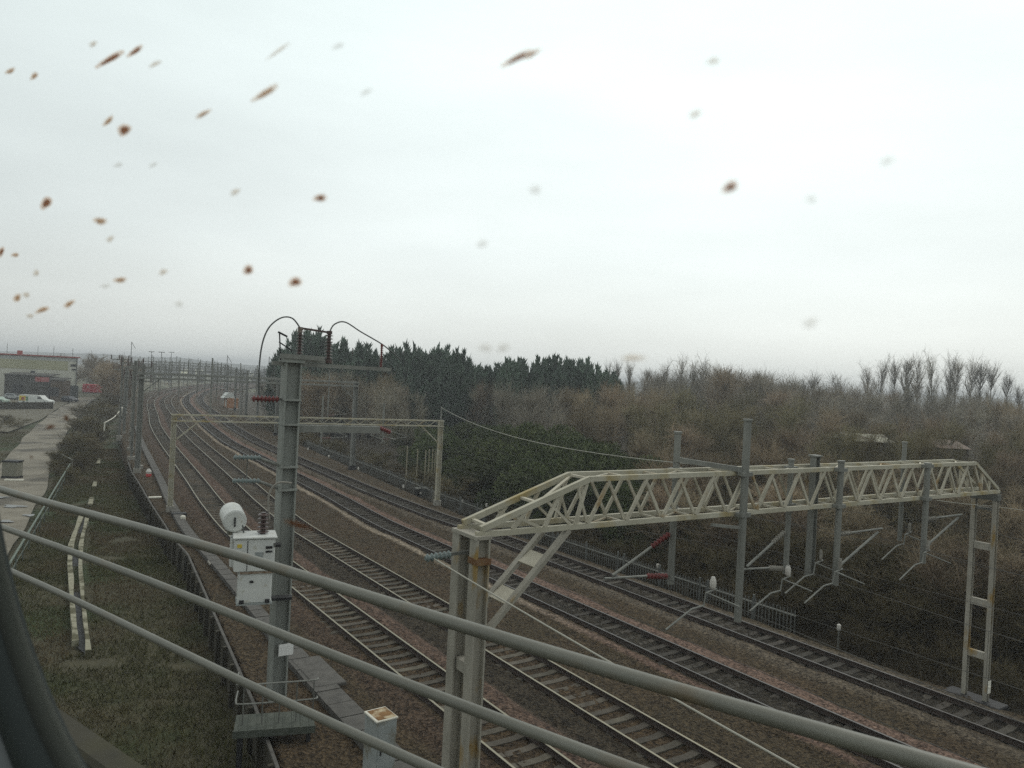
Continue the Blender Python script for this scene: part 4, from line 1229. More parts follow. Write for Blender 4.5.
vp = gp(28, 404, -1.3); sc_d = vp[1]
vehicle('long white van with yellow, red and green side panels parked by the warehouse', 'parked_van', 'van', (vp[0] - 1.6, vp[1], -1.3), R(-4), [(x * 1.35, h) for x, h in van_prof], 7.3, 1.95, [[(x * 1.35, h) for x, h in van_win[0]]], M_vw, livery, wh=(1.3, 6.0), r=.36)
p = gp(61, 402, -1.3); vehicle('dark blue parked car at the right end of the car row', 'parked_car', 'car', (p[0] - 1.2, p[1] + 3, -1.3), R(-20), car_prof, 4.2, 1.75, car_win, M_vd)
p = gp(4, 403, -1.3); vehicle('pale green parked car at the left end of the car row', 'parked_car', 'car', (p[0] - 3, p[1], -1.3), R(-10), car_prof, 4.2, 1.75, car_win, M_vp)
p = gp(8, 399, -1.3); vehicle('silver parked car behind the pale green one', 'parked_car', 'car', (p[0] - 1, p[1], -1.3), R(10), car_prof, 4.2, 1.75, car_win, M_vs)
p = gp(46, 397.5, -1.3); vehicle('green and white car roof showing behind the long white van', 'parked_car', 'car', (p[0] - 2, p[1], -1.3), R(0), [(x, h * 1.15) for x, h in car_prof], 4.2, 1.75, [[(x, h * 1.15) for x, h in w] for w in car_win], M_vw)
# dark low fence before the cars
o = empty('board_fence', gp(20, 410, -1.4), 'dark low board fence in front of the parked vehicles', 'fence')
q0 = gp(-40, 410, -1.35); q1 = gp(53, 409, -1.35)
b = MB(); b.bar(q0 + (0, 0, .75), q1 + (0, 0, .75), .08, 1.4); b.build('board_panel', M_wood, o)
for u in np.linspace(0, 1, 11):
    b = MB(); b.box(q0 * (1 - u) + q1 * u + (0, -.09, .8), .14, .1, 1.65); b.build('post', M_fel, o)

# white and orange cabin by the distant tracks
p = gp(231, 408, -.5)
o = empty('site_cabin', p, 'small white site cabin with an orange end beside the distant tracks', 'cabin')
b = MB(); b.box(p + (0, 0, 1.2), 2.6, 2.4, 2.4, (.8, .6, 0), (-.6, .8, 0)); b.build('wall', mat('orange_panel', (.30, .14, .06), (.36, .18, .09), 1), o)
b = MB(); b.prism([(-1.4, 0), (1.4, 0), (.9, 1.2), (-.3, 1.3)], p + (0.96 * .0, -1.3, 2.4), (.8, .6, 0), (0, 0, 1), (-.6, .8, 0), 2.6); b.build('roof', M_vw, o)
b = MB(); b.box(p + (-.5, -1.3, 1.2), .9, .05, 1.6, (.8, .6, 0), (-.6, .8, 0)); b.build('door', M_vw, o)
# sheds glimpsed through the wood
def glimpse(lb, x0, x1, yr, ye, d, m, nm):
    p0 = pxz(x0, ye, d); p1 = pxz(x1, ye, d); zr = pxz(x0, yr, d)[2]; ze = p0[2]
    o = empty(nm, (p0[0], d, -1.1), lb, 'shed')
    L_ = p1[0] - p0[0]; dp = 6
    b = MB(); b.box(((p0[0] + p1[0]) / 2, d + dp / 2, (ze - 1.1) / 2), L_ - .4, dp - .4, ze + 1.1); b.build('wall', mat('shed_boards', (.05, .042, .03), (.08, .065, .048), 1), o)
    b = MB(); b.prism([(0, 0), (dp, 0), (dp / 2, zr - ze)], (p0[0], d, ze), (0, 1, 0), (0, 0, 1), (1, 0, 0), L_); b.build('roof', m, o)
glimpse('shed with a pale white roof glimpsed through the bare wood', 852, 896, 434.5, 441, 84, mat('pale_roof', (.42, .41, .33), (.2, .19, .14), .9, c3=(.10, .085, .06), s3=.5, t3=(.48, .56)), 'woodland_shed')
glimpse('shed with a pinkish roof glimpsed through the bare wood', 940, 972, 441, 448, 80, mat('pinkish_roof', (.21, .155, .125), (.15, .115, .09), .9), 'woodland_shed')
# ------------------------------------------------------------------ vegetation
def quads(P0, P1, W, D=None):
    """flat strips from P0 to P1 (n,3) of width W (n,), as arrays for a mesh"""
    d = P1 - P0
    r = rng.normal(size=P0.shape)
    x = np.cross(d, r); x /= (np.linalg.norm(x, axis=1, keepdims=True) + 1e-9)
    x *= W[:, None] / 2
    V = np.stack([P0 - x, P0 + x, P1 + x * .5, P1 - x * .5], 1).reshape(-1, 3)
    return V


def leaf_mesh(name, V, nper, m, parent=None, loc=(0, 0, 0)):
    n = len(V) // nper
    me = bpy.data.meshes.new(name)
    me.vertices.add(len(V)); me.vertices.foreach_set('co', np.ascontiguousarray(V, dtype=np.float32).ravel())
    me.loops.add(n * nper); me.loops.foreach_set('vertex_index', np.arange(n * nper, dtype=np.int32))
    me.polygons.add(n); me.polygons.foreach_set('loop_start', np.arange(0, n * nper, nper, dtype=np.int32))
    try: me.polygons.foreach_set('loop_total', np.full(n, nper, dtype=np.int32))
    except Exception: pass
    me.materials.append(m); me.update(calc_edges=True); me.validate()
    o = bpy.data.objects.new(name, me); col.objects.link(o)
    if parent is not None: o.parent = parent
    else: o.location = loc
    return o


def bare_tree(name, seed, h, spread, limbs, m, twigs=26, upright=.5, tw=.03, trunk_h=.8, stems=1, tl=.12):
    random.seed(seed)
    r = np.random.default_rng(seed)
    o = empty(name, (0, 0, 0))
    tb = MB(); P0 = []; P1 = []; W = []
    for st in range(stems):
        lean = r.normal(size=2) * (.05 if stems == 1 else .22) * h
        base = np.array([r.normal() * .25 * (stems > 1), r.normal() * .25 * (stems > 1), -.3])
        top = np.array([lean[0], lean[1], h * trunk_h * r.uniform(.85, 1)])
        mid = (base + top) / 2 + r.normal(size=3) * .03 * h
        def tk(t):
            return (1 - t)**2 * base + 2 * t * (1 - t) * mid + t * t * top
        R0 = .014 * h * (1 if stems == 1 else .6)
        tb.tube([tk(t) for t in np.linspace(0, 1, 6)], [R0 * (1 - .85 * t) for t in np.linspace(0, 1, 6)], 6, caps=False)
        for i in range(limbs // stems):
            t = r.uniform(.12, 1.0) ** .8
            p = tk(t)
            az = r.uniform(0, 2 * math.pi)
            L_ = spread * (1.05 - .6 * t) * r.uniform(.5, 1.1)
            up = upright * r.uniform(.6, 1.4)
            d = np.array([math.cos(az), math.sin(az), up]); d /= np.linalg.norm(d)
            e = p + d * L_; e[2] += .18 * L_ * upright
            m1 = p + d * L_ * .5 + np.array([0, 0, -.04 * L_])
            def lb(u):
                return (1 - u)**2 * p + 2 * u * (1 - u) * m1 + u * u * e
            tb.tube([lb(u) for u in (0, .33, .66, 1)], [R0 * .38 * (1 - .2 * t), R0 * .27, R0 * .17, R0 * .07], 4, caps=False)
            for k in range(twigs):
                u = r.uniform(.15, 1.0)
                q = lb(u)
                dd = d * .5 + r.normal(size=3) * .55 + np.array([0, 0, .35 + upright * .5])
                dd /= np.linalg.norm(dd)
                l1 = h * tl * r.uniform(.5, 1.3)
                q2 = q + dd * l1
                P0.append(q); P1.append(q2); W.append(tw * r.uniform(.8, 1.4))
                for c in range(2):
                    d2 = dd + r.normal(size=3) * .5; d2 /= np.linalg.norm(d2)
                    q3 = q + dd * l1 * r.uniform(.4, .9)
                    P0.append(q3); P1.append(q3 + d2 * l1 * r.uniform(.4, .8)); W.append(tw * .7 * r.uniform(.7, 1.3))
    tb.build('trunk', M_bark, o)
    leaf_mesh('crown', quads(np.array(P0), np.array(P1), np.array(W)), 4, m, o)
    freeze(o); return o


def leafy(name, seed, h, rad, n, m, kind):
    r = np.random.default_rng(seed); random.seed(seed)
    o = empty(name, (0, 0, 0))
    tb = MB(); tb.tube([(0, 0, -.3), (0, 0, h * .45), (r.normal() * .05 * h, 0, h * .85)], [.02 * h, .014 * h, .004 * h], 6, caps=False)
    for i in range(7):
        az = r.uniform(0, 6.28); z = h * r.uniform(.15, .6)
        tb.tube([(0, 0, z), (math.cos(az) * rad * .5, math.sin(az) * rad * .5, z + h * .15)], [.008 * h, .003 * h], 4, caps=False)
    tb.build('trunk', M_bark, o)
    V = []
    if kind == 'conifer':
        # many upswept sprays ending in leaders
        nl = 30
        for j in range(nl):
            az = r.uniform(0, 6.28); rr = rad * math.sqrt(r.uniform(0.0, 1)) * .75
            cx, cy = rr * math.cos(az), rr * math.sin(az)
            top = h * (1 - .42 * (rr / rad) ** 1.6) * r.uniform(.86, 1.0)
            bot = h * r.uniform(.0, .25)
            k = n // nl
            t = r.uniform(0, 1, k) ** .75
            z = bot + (top - bot) * t
            lr = rad * .34 * (1 - t) ** .75 * np.sqrt(r.uniform(.05, 1, k)) + .05
            a2 = r.uniform(0, 6.28, k)
            C = np.stack([cx * (.75 + .25 * t) + lr * np.cos(a2), cy * (.75 + .25 * t) + lr * np.sin(a2), z], 1)
            d = np.stack([np.cos(a2) * .5 + cx / rad * .3, np.sin(a2) * .5 + cy / rad * .3, .75 + .6 * t], 1) + r.normal(size=(k, 3)) * .22
            d /= np.linalg.norm(d, axis=1, keepdims=True)
            L_ = h * .055 * r.uniform(.6, 1.4, k)
            V.append(tri(C, d, L_, L_ * .42, r))
    else:
        lobes = [(r.normal(size=3) * [rad * .5, rad * .5, h * .16] + [0, 0, h * .5], rad * r.uniform(.4, .62)) for _ in range(9)]
        k = n // 9
        for c, lr in lobes:
            u = r.normal(size=(k, 3)); u /= np.linalg.norm(u, axis=1, keepdims=True)
            C = c + u * (lr * r.uniform(.55, 1.05, k) ** .5)[:, None] * np.array([1, 1, .85])
            C[:, 2] = np.maximum(C[:, 2], .05)
            d = u * .6 + r.normal(size=(k, 3)) * .5 + [0, 0, .45]; d /= np.linalg.norm(d, axis=1, keepdims=True)
            L_ = h * .037 * r.uniform(.5, 1.6, k)
            V.append(tri(C, d, L_, L_ * .55, r))
    leaf_mesh('crown', np.concatenate(V), 3, m, o)
    freeze(o); return o


def tri(C, d, L_, W, r):
    x = np.cross(d, r.normal(size=d.shape)); x /= (np.linalg.norm(x, axis=1, keepdims=True) + 1e-9)
    return np.stack([C - x * (W / 2)[:, None], C + x * (W / 2)[:, None], C + d * L_[:, None]], 1).reshape(-1, 3)


class Kind:
    def __init__(self, protos): self.p = protos; self.used = [False] * len(protos); self.i = 0
    def put(self, loc, h, hb, lab, cat, group, wide=1.0, rot=None):
        k = random.randrange(len(self.p)); o = self.p[k]
        if self.used[k]: o = copy_tree(o)
        else: self.used[k] = True
        s = h / hb
        o.location = tuple(map(float, loc)); o.scale = (s * wide, s * wide, s); o.rotation_euler = (0, 0, random.uniform(0, 6.28) if rot is None else rot)
        tag(o, lab, cat, group); return o
    def clean(self):
        for u, o in zip(self.used, self.p):
            if not u:
                for c in list(KIDS.get(o.name, [])): bpy.data.objects.remove(c)
                bpy.data.objects.remove(o)


brown = Kind([bare_tree('bare_tree', 100 + i, 8, 1.9 if i % 2 else 2.4, 42, M_twig, 17, 1.7 if i % 2 else 1.1, .026, .85, 3 if i % 2 else 1, .17) for i in range(6)])
greyt = Kind([bare_tree('bare_tree', 200 + i, 9, 2.1, 42, M_twigg, 17, 1.6, .026, .85, 2, .17) for i in range(3)])
olive = Kind([bare_tree('bare_tree', 300 + i, 7, 2.0, 42, M_twigo, 17, 1.4, .026, .85, 2, .17) for i in range(2)])
scrub = Kind([bare_tree('scrub_bush', 400 + i, 4, 2.2, 40, M_twigd, 26, .45, .022, .7, 5, .15) for i in range(4)])
brush = Kind([bare_tree('bare_bush', 450 + i, 4, 2.2, 40, M_thick, 26, .45, .026, .7, 5, .15) for i in range(3)])
poplar = Kind([bare_tree('poplar_tree', 500 + i, 18, 5.2, 40, M_twigg, 12, 1.5, .045, .95, 1, .12) for i in range(5)])
round_t = Kind([bare_tree('round_bare_tree', 600 + i, 12, 4.6, 50, M_twig, 24, .6, .055, .75, 2, .10) for i in range(3)])
conif = Kind([leafy('conifer_tree', 700 + i, 15, 3.6, 5200, M_conif, 'conifer') for i in range(4)])
everg = Kind([leafy('evergreen_bush', 800 + i, 6, 2.9, 7800, M_everg, 'bush') for i in range(4)])
ivyb = Kind([leafy('evergreen_bush', 850 + i, 4, 2.2, 3200, M_ivy, 'bush') for i in range(2)])
random.seed(21)

Z_W = -1.1


def cap_z(x, d):
    """highest top that the wood reaches at photo column x and depth d"""
    sky = float(np.interp(x, [250, 600, 640, 700, 760, 860, 1024], [-9, -5, 5, 11, 11, 3, -4]))
    drop = float(np.interp(d, [30, 38, 50, 62, 80, 100, 115, 150], [170, 132, 92, 66, 38, 18, 9, 5]))
    if d > 110: drop = 12 + (-sky - 12) * min(1, (d - 110) / 30)
    drop = max(drop, -sky)
    return H - drop * d / FPX


nw = 0
pts = []
y = 36.0
rows = []
while y < 182:
    sp = 2.7 + y * .021
    x = 225.0
    dx = sp / y * FPX
    x += random.uniform(0, dx)
    while x < 1130:
        rows.append((x + random.uniform(-.35, .35) * dx, y + random.uniform(-.4, .4) * sp * 1.6)); x += dx
    y += sp * 1.75
sel = []
for x, d in rows:
    p = pxz(x, 400, d); s, a = a_of(p)
    if a < 33.5: continue
    if 418 < x < 640 and a < 51 + (3 if x < 500 else 0): continue
    if 835 < x < 985 and 68 < d < 82: continue
    zt = cap_z(x, d)
    h = zt - Z_W
    if 840 < x < 980 and 45 < d < 69: h = min(h, (H - (48 if d > 55 else 60) * d / FPX) - Z_W)
    if h < 2.2: continue
    sel.append((x, d, p, h * random.uniform(.80, 1.16)))
random.shuffle(sel)
sel = sorted(sel, key=lambda t: t[1])
print('wood candidates', len(sel))
WL = {'b': ('bare brown tree in the dense wood behind the tracks', 'bare brown trees of the wood'), 'g': ('bare greyish tree in the dense wood behind the tracks', 'bare grey trees of the wood'), 'o': ('bare olive tinged tree in the dense wood behind the tracks', 'bare olive trees of the wood')}
for x, d, p, h in sel:
    n1 = vnoise(p[0], p[1], .05, 11)
    k = 'g' if d > 72 and (n1 > .58 or d > 125 and random.random() < .5) else ('o' if n1 < .33 else 'b')
    kd, hb = {'b': (brown, 8), 'g': (greyt, 9), 'o': (olive, 7)}[k]
    kd.put((p[0], p[1], Z_W - .15), h, hb, WL[k][0], 'tree', WL[k][1], random.uniform(1.0, 1.4) * (1.35 if h < 6 else 1.0))
# dark scrub along the right edge of the line
ns = 0
for s in np.arange(-9, 47, 1.55):
    for row in range(3):
        a = 31.0 + row * 2.4 + random.uniform(-.6, .6)
        p = SA(s + random.uniform(-.8, .8), a); x, yy, w = pr(p)
        if x < 470 or x > 1200: continue
        if 425 < x < 640 and row > 0: continue
        h = (1.9, 3.0, 3.9)[row] * random.uniform(.8, 1.25)
        scrub.put((p[0], p[1], Z_W - .1), h, 4, 'dark leafless scrub bush along the edge of the farthest track', 'bush', 'dark scrub bushes by the track', random.uniform(1.0, 1.4)); ns += 1
for s in np.arange(50, 150, 3.6):
    a = 32 - (0 if s < 90 else 2) + random.uniform(-.5, 1.5)
    p = SA(s, a); x, yy, w = pr(p)
    if s < 60: continue
    brush.put((p[0], p[1], Z_W - .1), random.uniform(1.6, 3.2), 4, 'olive leafless bush behind the palisade fence', 'bush', 'olive bushes behind the fence', random.uniform(1.1, 1.5))
print('scrub', ns)
# evergreen bushes behind the yellow gantry leg
ev = []
for (a_, lo, n_) in ((34.6, 452, 7), (37.5, 432, 7), (41.5, 420, 7), (46, 418, 6)):
    for k in range(n_):
        x = 392 + (634 - 392) * (k + random.uniform(.2, .8)) / n_
        lo_, hi_ = 20.0, 160.0
        for _ in range(40):
            m_ = (lo_ + hi_) / 2
            if a_of(pxz(x, 420, m_))[1] < a_: lo_ = m_
            else: hi_ = m_
        ytop = lo + random.uniform(-5, 9) + max(0, (x - 560) * .28) + max(0, (430 - x) * .35)
        zt = H - (ytop - hor(x)) * lo_ / FPX
        ev.append((x, lo_, zt - Z_W))
for x, d, h in ev:
    p = pxz(x, 420, d)
    everg.put((p[0], p[1], Z_W - .1), max(1.8, h), 6, 'dark green evergreen bush in the clump behind the yellow gantry leg', 'bush', 'evergreen bushes behind the gantry leg', random.uniform(.9, 1.15) * (1.3 if h < 4.5 else 1))
# brown brush filling the near edge of the wood
for i in range(150):
    x = random.uniform(480, 1120); d = random.uniform(40, 76)
    p = pxz(x, 400, d); s, a = a_of(p)
    if a < 34.5 or (430 < x < 640 and a < 48): continue
    h = (cap_z(x, d) - Z_W) * random.uniform(.62, .9)
    (brush if random.random() < .5 else scrub).put((p[0], p[1], Z_W - .1), max(2.0, h), 4, 'thicket bush filling the near edge of the bare wood', 'bush', 'thicket bushes at the near edge of the wood', random.uniform(1.0, 1.4))
for x, y_, d in ((846, 440, 78), (858, 443, 78), (870, 442, 79), (883, 443, 78), (895, 443, 78), (936, 447, 74), (948, 449, 74), (960, 450, 75), (972, 449, 74)):
    p = pxz(x, 420, d); h = H - (y_ - hor(x)) * d / FPX - Z_W
    brush.put((p[0], p[1], Z_W - .1), h, 4, 'thicket bush filling the near edge of the bare wood', 'bush', 'thicket bushes at the near edge of the wood', .62)
for x, d, h in ((700, 47, 2.6), (726, 45, 2.2), (760, 46, 3.0), (668, 47, 2.4)):
    p = pxz(x, 420, d)
    ivyb.put((p[0], p[1], Z_W), h, 4, 'low ivy green bush under the middle of the lattice gantry', 'bush', 'ivy bushes under the gantry', 1.1)
for x, y_, d in ((849, 434, 66), (866, 436, 68), (882, 434, 66), (903, 433, 67), (935, 438, 64), (953, 441, 66), (975, 440, 66)):
    p = pxz(x, 420, d); h = H - (y_ - hor(x)) * d / FPX - Z_W
    olive.put((p[0], p[1], Z_W - .1), h, 7, 'bare olive tinged tree in the dense wood behind the tracks', 'tree', 'bare olive trees of the wood', .8)
# conifer row on the skyline
cf = [(283, 352), (296, 338), (309, 333), (322, 341), (338, 348), (351, 344), (364, 349), (377, 357), (394, 352), (406, 347), (419, 349), (431, 349), (444, 351), (456, 355), (468, 361), (482, 371), (498, 368), (511, 364), (524, 364), (536, 362), (549, 361), (562, 363), (574, 363), (587, 363), (598, 369), (610, 376)]
for i, (x, yt) in enumerate(cf):
    d = 138 + random.uniform(-7, 7) - (x - 280) * .03
    p = pxz(x, 385, d)
    zt = pxz(x, yt, d)[2]
    conif.put((p[0], p[1], Z_W - .2), (zt - Z_W) * 1.09 + .8, 15, 'dark conifer in the evergreen row on the skyline behind the wood', 'conifer', 'conifers of the skyline row', random.uniform(.85, 1.05))
for x, yt in ((345, 372), (415, 370), (440, 372), (530, 376), (570, 378), (390, 372), (300, 365), (320, 365), (460, 374), (505, 378), (550, 377), (590, 380)):
    d = 130; p = pxz(x, 385, d); zt = pxz(x, yt, d)[2]
    conif.put((p[0], p[1], Z_W - .2), zt - Z_W + .5, 15, 'dark conifer in the evergreen row on the skyline behind the wood', 'conifer', 'conifers of the skyline row', 1.25)
# poplars on the right skyline
pp = [(866, 372), (879, 366), (893, 366), (906, 362), (919, 364), (931, 361), (944, 363), (957, 364), (968, 366), (980, 368), (992, 371), (1006, 379), (1020, 386), (1045, 390)]
for x, yt in pp:
    d = 185 + random.uniform(-8, 8); p = pxz(x, 395, d); zt = pxz(x, yt, d)[2]
    poplar.put((p[0], p[1], Z_W), zt - Z_W, 18, 'tall bare poplar in the row on the right skyline', 'poplar', 'bare poplars on the right skyline', random.uniform(.72, .92))
for x, yt in ((604, 368), (616, 367), (628, 368)):
    d = 175; p = pxz(x, 395, d); zt = pxz(x, yt, d)[2]
    poplar.put((p[0], p[1], Z_W), zt - Z_W, 18, 'thin bare tree just right of the skyline conifers', 'tree', 'thin bare trees right of the conifers', .6)
for x, yt in ((646, 372), (662, 369), (678, 364), (692, 362), (706, 366), (720, 374)):
    d = 165; p = pxz(x, 395, d); zt = pxz(x, yt, d)[2]
    poplar.put((p[0], p[1], Z_W), zt - Z_W, 18, 'fan shaped bare tree rising above the middle of the wood', 'tree', 'fan shaped bare trees above the wood', .85)
for x, yt in ((738, 379), (756, 376), (772, 374), (788, 377), (806, 381), (826, 378), (845, 380)):
    d = 190; p = pxz(x, 395, d); zt = pxz(x, yt, d)[2]
    greyt.put((p[0], p[1], Z_W), zt - Z_W, 9, 'hazy bare tree on the skyline left of the poplars', 'tree', 'hazy skyline trees left of the poplars', 1.2)
# left bank: bushes beside the dirt road, big bare trees behind the container
nb = 0
bk = []
for i in range(46):
    u = i / 45
    x = np.interp(u, [0, .3, .6, 1], [54, 66, 84, 108]) + random.uniform(-3, 5 + 20 * u * (1 - u) * 2)
    yb = np.interp(u, [0, .3, .6, 1], [478, 440, 420, 402]) + random.uniform(-4, 6)
    x += random.uniform(0, 1) * np.interp(yb, [400, 440, 480], [14, 34, 22])
    bk.append((x, yb))
for x, yb in bk:
    p = gp(x, yb, -1.5); s, a = a_of(p)
    if a > edge_a(s) - 1.6: continue
    hpx = np.interp(yb, [400, 480], [14, 22])
    h = min(4.2, hpx * p[1] / FPX)
    brush.put((p[0], p[1], -1.6), max(1.6, h) * random.uniform(.8, 1.2), 4, 'olive brown bush on the bank between dirt road and tracks', 'bush', 'bank bushes beside the dirt road', random.uniform(1.0, 1.3)); nb += 1
bigs = [(62, 347, 236, 'grey', 'round bare tree showing above the warehouse roof end'), (93, 349, 268, 'grey', 'tall round bare tree behind the red container, on its left'), (102, 356, 262, 'b', 'brown bare tree close behind the red container'),
        (110, 352, 222, 'b', 'tallest brown bare tree right of the red container'), (117, 356, 205, 'b', 'brown bare tree leaning over the bank beside the mast row'), (124, 360, 195, 'b', 'smaller brown bare tree touching the mast row'), (84, 356, 275, 'b', 'brown bare tree hidden between warehouse and container')]
for x, yt, d, k, lb in bigs:
    p = pxz(x, 390, d); zt = pxz(x, yt, d)[2]
    o = round_t.put((p[0], p[1], -1.6), (zt + 1.6) * 1.08, 12, lb, 'tree', None, 1.1)
for i in range(16):
    u = i / 15; x = 84 + 44 * u; d = 232 - 60 * u + random.uniform(-8, 8)
    if x < 105: continue
    p = pxz(x, 392, d)
    brown.put((p[0], p[1], -1.6), random.uniform(7, 10.5), 8, 'dense brown bush below the big bare trees by the container', 'bush', 'brown bushes by the container', 1.6)
for x, yb in ((-20, 425), (4, 424), (16, 428), (-6, 434)):
    p = gp(x, yb, -1.5); brush.put((p[0], p[1], -1.6), 2.0, 4, 'low dark bush at the left rim of the yard', 'bush', 'low bushes at the yard rim', 1.5)
for k in (brown, greyt, olive, scrub, brush, poplar, round_t, conif, everg, ivyb): k.clean()

# stuff: grass of the verge, undergrowth, distant trees
def tufts(name, pts, hgt, wid, m, lean=.5, per=3):
    P = np.repeat(np.array(pts), per, 0); n = len(P)
    P[:, :2] += rng.normal(size=(n, 2)) * .10
    d = rng.normal(size=(n, 3)) * lean; d[:, 2] = 1; d /= np.linalg.norm(d, axis=1, keepdims=True)
    o = leaf_mesh(name, tri(P, d, hgt * rng.uniform(.4, 1.3, n), np.full(n, wid) * rng.uniform(.6, 1.4, n), rng), 3, m)
    o['kind'] = 'stuff'; return o


gs = []
while len(gs) < 64000:
    s = 12 + 98 * random.random() ** 1.6; e = edge_a(s)
    a = e - .35 - random.random() ** 1.0 * (17 if s < 45 else 10)
    p = SA(s, a, -1.5)
    x, yy, w = pr(p)
    if x < -90: continue
    f1_ = vnoise(p[0], p[1], .45, 31)
    if f1_ < .12: continue
    # keep off the dirt road
    fx = np.interp(yy, [397, 412, 452, 490, 560, 640], [98, 84, 58, 47, 12, -18]) + 4
    if x < fx and yy < 640: continue
    if 70 < x < 90 and 520 < yy < 655 and random.random() < .93: continue
    gs.append((p[0], p[1], -1.52 + (vnoise(s, a, .3, 2) - .5) * .25))
n0 = 0
while n0 < 14000:
    s = random.uniform(58, 170); a = edge_a(s) - random.uniform(8, 45)
    p = SA(s, a, -1.5); x, yy, w = pr(p)
    if x < -60: continue
    fl_ = np.interp(yy, [397, 407, 416, 432, 450, 468, 505], [80, 62, 48, 30, 14, 0, -30]) - 2
    if x > fl_ or yy < 408: continue
    if yy < 432 and x > np.interp(yy, [408, 420, 432], [-30, 20, 24]) - 8: continue
    gs.append((p[0], p[1], -1.5)); n0 += 1
tufts('verge_grass', gs, .24, .034, M_grass, .6, 2)
us_ = []
for i in range(16000):
    s = -8 + 118 * random.random() ** 1.3; a = 28.9 + random.random() ** .8 * 3.6
    if vnoise(s, a, .5, 41) < .3: continue
    p = SA(s, a, -1.05 if a > 30 else -.75); us_.append(p)
tufts('undergrowth', us_, .5, .03, M_under, .5, 2)
ds = []
for i in range(7000):
    x = random.uniform(120, 330); d = random.uniform(420, 1100)
    cl_ = vnoise(x, d * .05, .12, 51)
    if cl_ < .52: continue
    p = pxz(x, 380, d); p[2] = -1.5 + random.random() ** 1.5 * 7 * cl_; ds.append(p)
leafv = tri(np.array(ds), np.tile([0, 0, 1.0], (len(ds), 1)) + rng.normal(size=(len(ds), 3)) * .4, np.full(len(ds), 4.0), np.full(len(ds), 2.4), rng)
o = leaf_mesh('distant_treeline', leafv, 3, mat('distant_trees', (.05, .055, .045), (.08, .08, .065), .05, .95)); o['kind'] = 'stuff'
# ------------------------------------------------------------------ viaduct, railing, train window
NW = np.array([.606, .795, 0]); NW /= np.linalg.norm(NW); TW = np.array([-NW[1], NW[0], 0])
def VW(u, dd, z):
    return NW * dd + TW * u + np.array([0, 0, H + z])
vd = empty('viaduct_deck', VW(3, 1.5, -3.2), 'dark concrete viaduct deck edge below the railing', 'viaduct')
b = MB(); b.box(VW(10, .95, -3.02), 60, 3.1, .60, TW, NW); b.build('deck', M_deck, vd)
b = MB(); b.box(VW(10, 2.45, -2.66), 60, .22, .16, TW, NW, bev=.03); b.build('kerb', M_deck, vd)
b = MB(); b.tube([VW(-20, 2.0, -2.70), VW(40, 2.0, -2.70)], .018, 6); b.build('cable', M_cable, vd)
for u in (-14, 26):
    b = MB(); b.box(VW(u, .4, -6.9), 2.2, 2.2, 7.3, TW, NW); b.build('pier', M_deck, vd)
rl = empty('bridge_railing', VW(3, 2.6, -2.4), 'grey three bar pipe railing along the edge of the viaduct', 'railing')
for z, du, r in ((-1.075, -.010, .029), (-1.43, -.005, .025), (-1.77, -.006, .024)):
    b = MB(); pts = []
    for u in np.linspace(-3, 13, 60):
        pts.append(VW(u, 2.6, z + du * u + .012 * math.sin(u * 1.1 + z * 3) + .02 * ((u - 4) / 4) ** 2 * 0))
    b.tube(pts, r, 16, caps=True); b.build('rail', M_rail, rl, smooth=False)
for u in (-2.6, 10.4):
    b = MB(); b.box(VW(u, 2.66, -1.72), .07, .07, 2.2, TW, NW); b.build('post', M_rail, rl)
for c in rl.children:
    c.data.polygons.foreach_set('use_smooth', [len(p.vertices) == 4 for p in c.data.polygons])

DW = .32
tw = empty('train_window', VW(0, DW, -.45), 'train window with black rubber seal, grey trim and rust brown dirt specks on its glass', 'window')
cx_, cz_ = .5, .10
def outline(off):
    """rounded outline of the opening, grown by off"""
    pts = []
    for c, r0, t0, t1 in (((.518, .085), .5, 270, 360), ((.718, .55), .3, 0, 90), ((-.70, .55), .3, 90, 180), ((-.5, .085), .5, 180, 270)):
        for t in np.linspace(R(t0), R(t1), 26):
            pts.append((c[0] + (r0 + off) * math.cos(t), c[1] + (r0 + off) * math.sin(t)))
    return pts
def loft(secs, name, m, par):
    """sweep closed rings (offset, distance) around the opening"""
    rings = [[VW(u, dd, z) for u, z in outline(off)] for off, dd in secs]
    n = len(rings[0]); k = len(rings); vs = [p for r_ in rings for p in r_]; fs = []
    for i in range(k):
        i2 = (i + 1) % k
        for j in range(n):
            j2 = (j + 1) % n
            fs.append((i * n + j, i * n + j2, i2 * n + j2, i2 * n + j))
    q = MB(); q.add(vs, fs); o = q.build(name, m, par, smooth=True); return o
loft([(-.012, DW - .002), (-.001, DW - .012), (-.001, DW + .006), (-.012, DW + .004)], 'glazing_bead', mat('bead_rubber', (.030, .034, .028), rough=.8), tw)
loft([(.0, DW - .012), (.015, DW - .024), (.045, DW - .022), (.056, DW - .006), (.05, DW + .012), (.0, DW + .012)], 'rubber_seal', M_seal, tw)
loft([(.057, DW - .012), (.068, DW - .034), (.110, DW - .038), (.128, DW - .022), (.128, DW + .01), (.057, DW + .01)], 'trim', M_frame, tw)
loft([(.129, DW - .02), (.19, DW - .02), (.19, DW + .01), (.129, DW + .01)], 'surround', M_black, tw)
M_pane = bpy.data.materials.new('clear_pane'); M_pane.use_nodes = True
nt = M_pane.node_tree; nt.nodes.clear()
ou = nt.nodes.new('ShaderNodeOutputMaterial'); tr = nt.nodes.new('ShaderNodeBsdfTransparent'); tr.inputs['Color'].default_value = (.985, .99, .985, 1)
nt.links.new(tr.outputs[0], ou.inputs['Surface'])
ol = outline(-.002); n = len(ol)
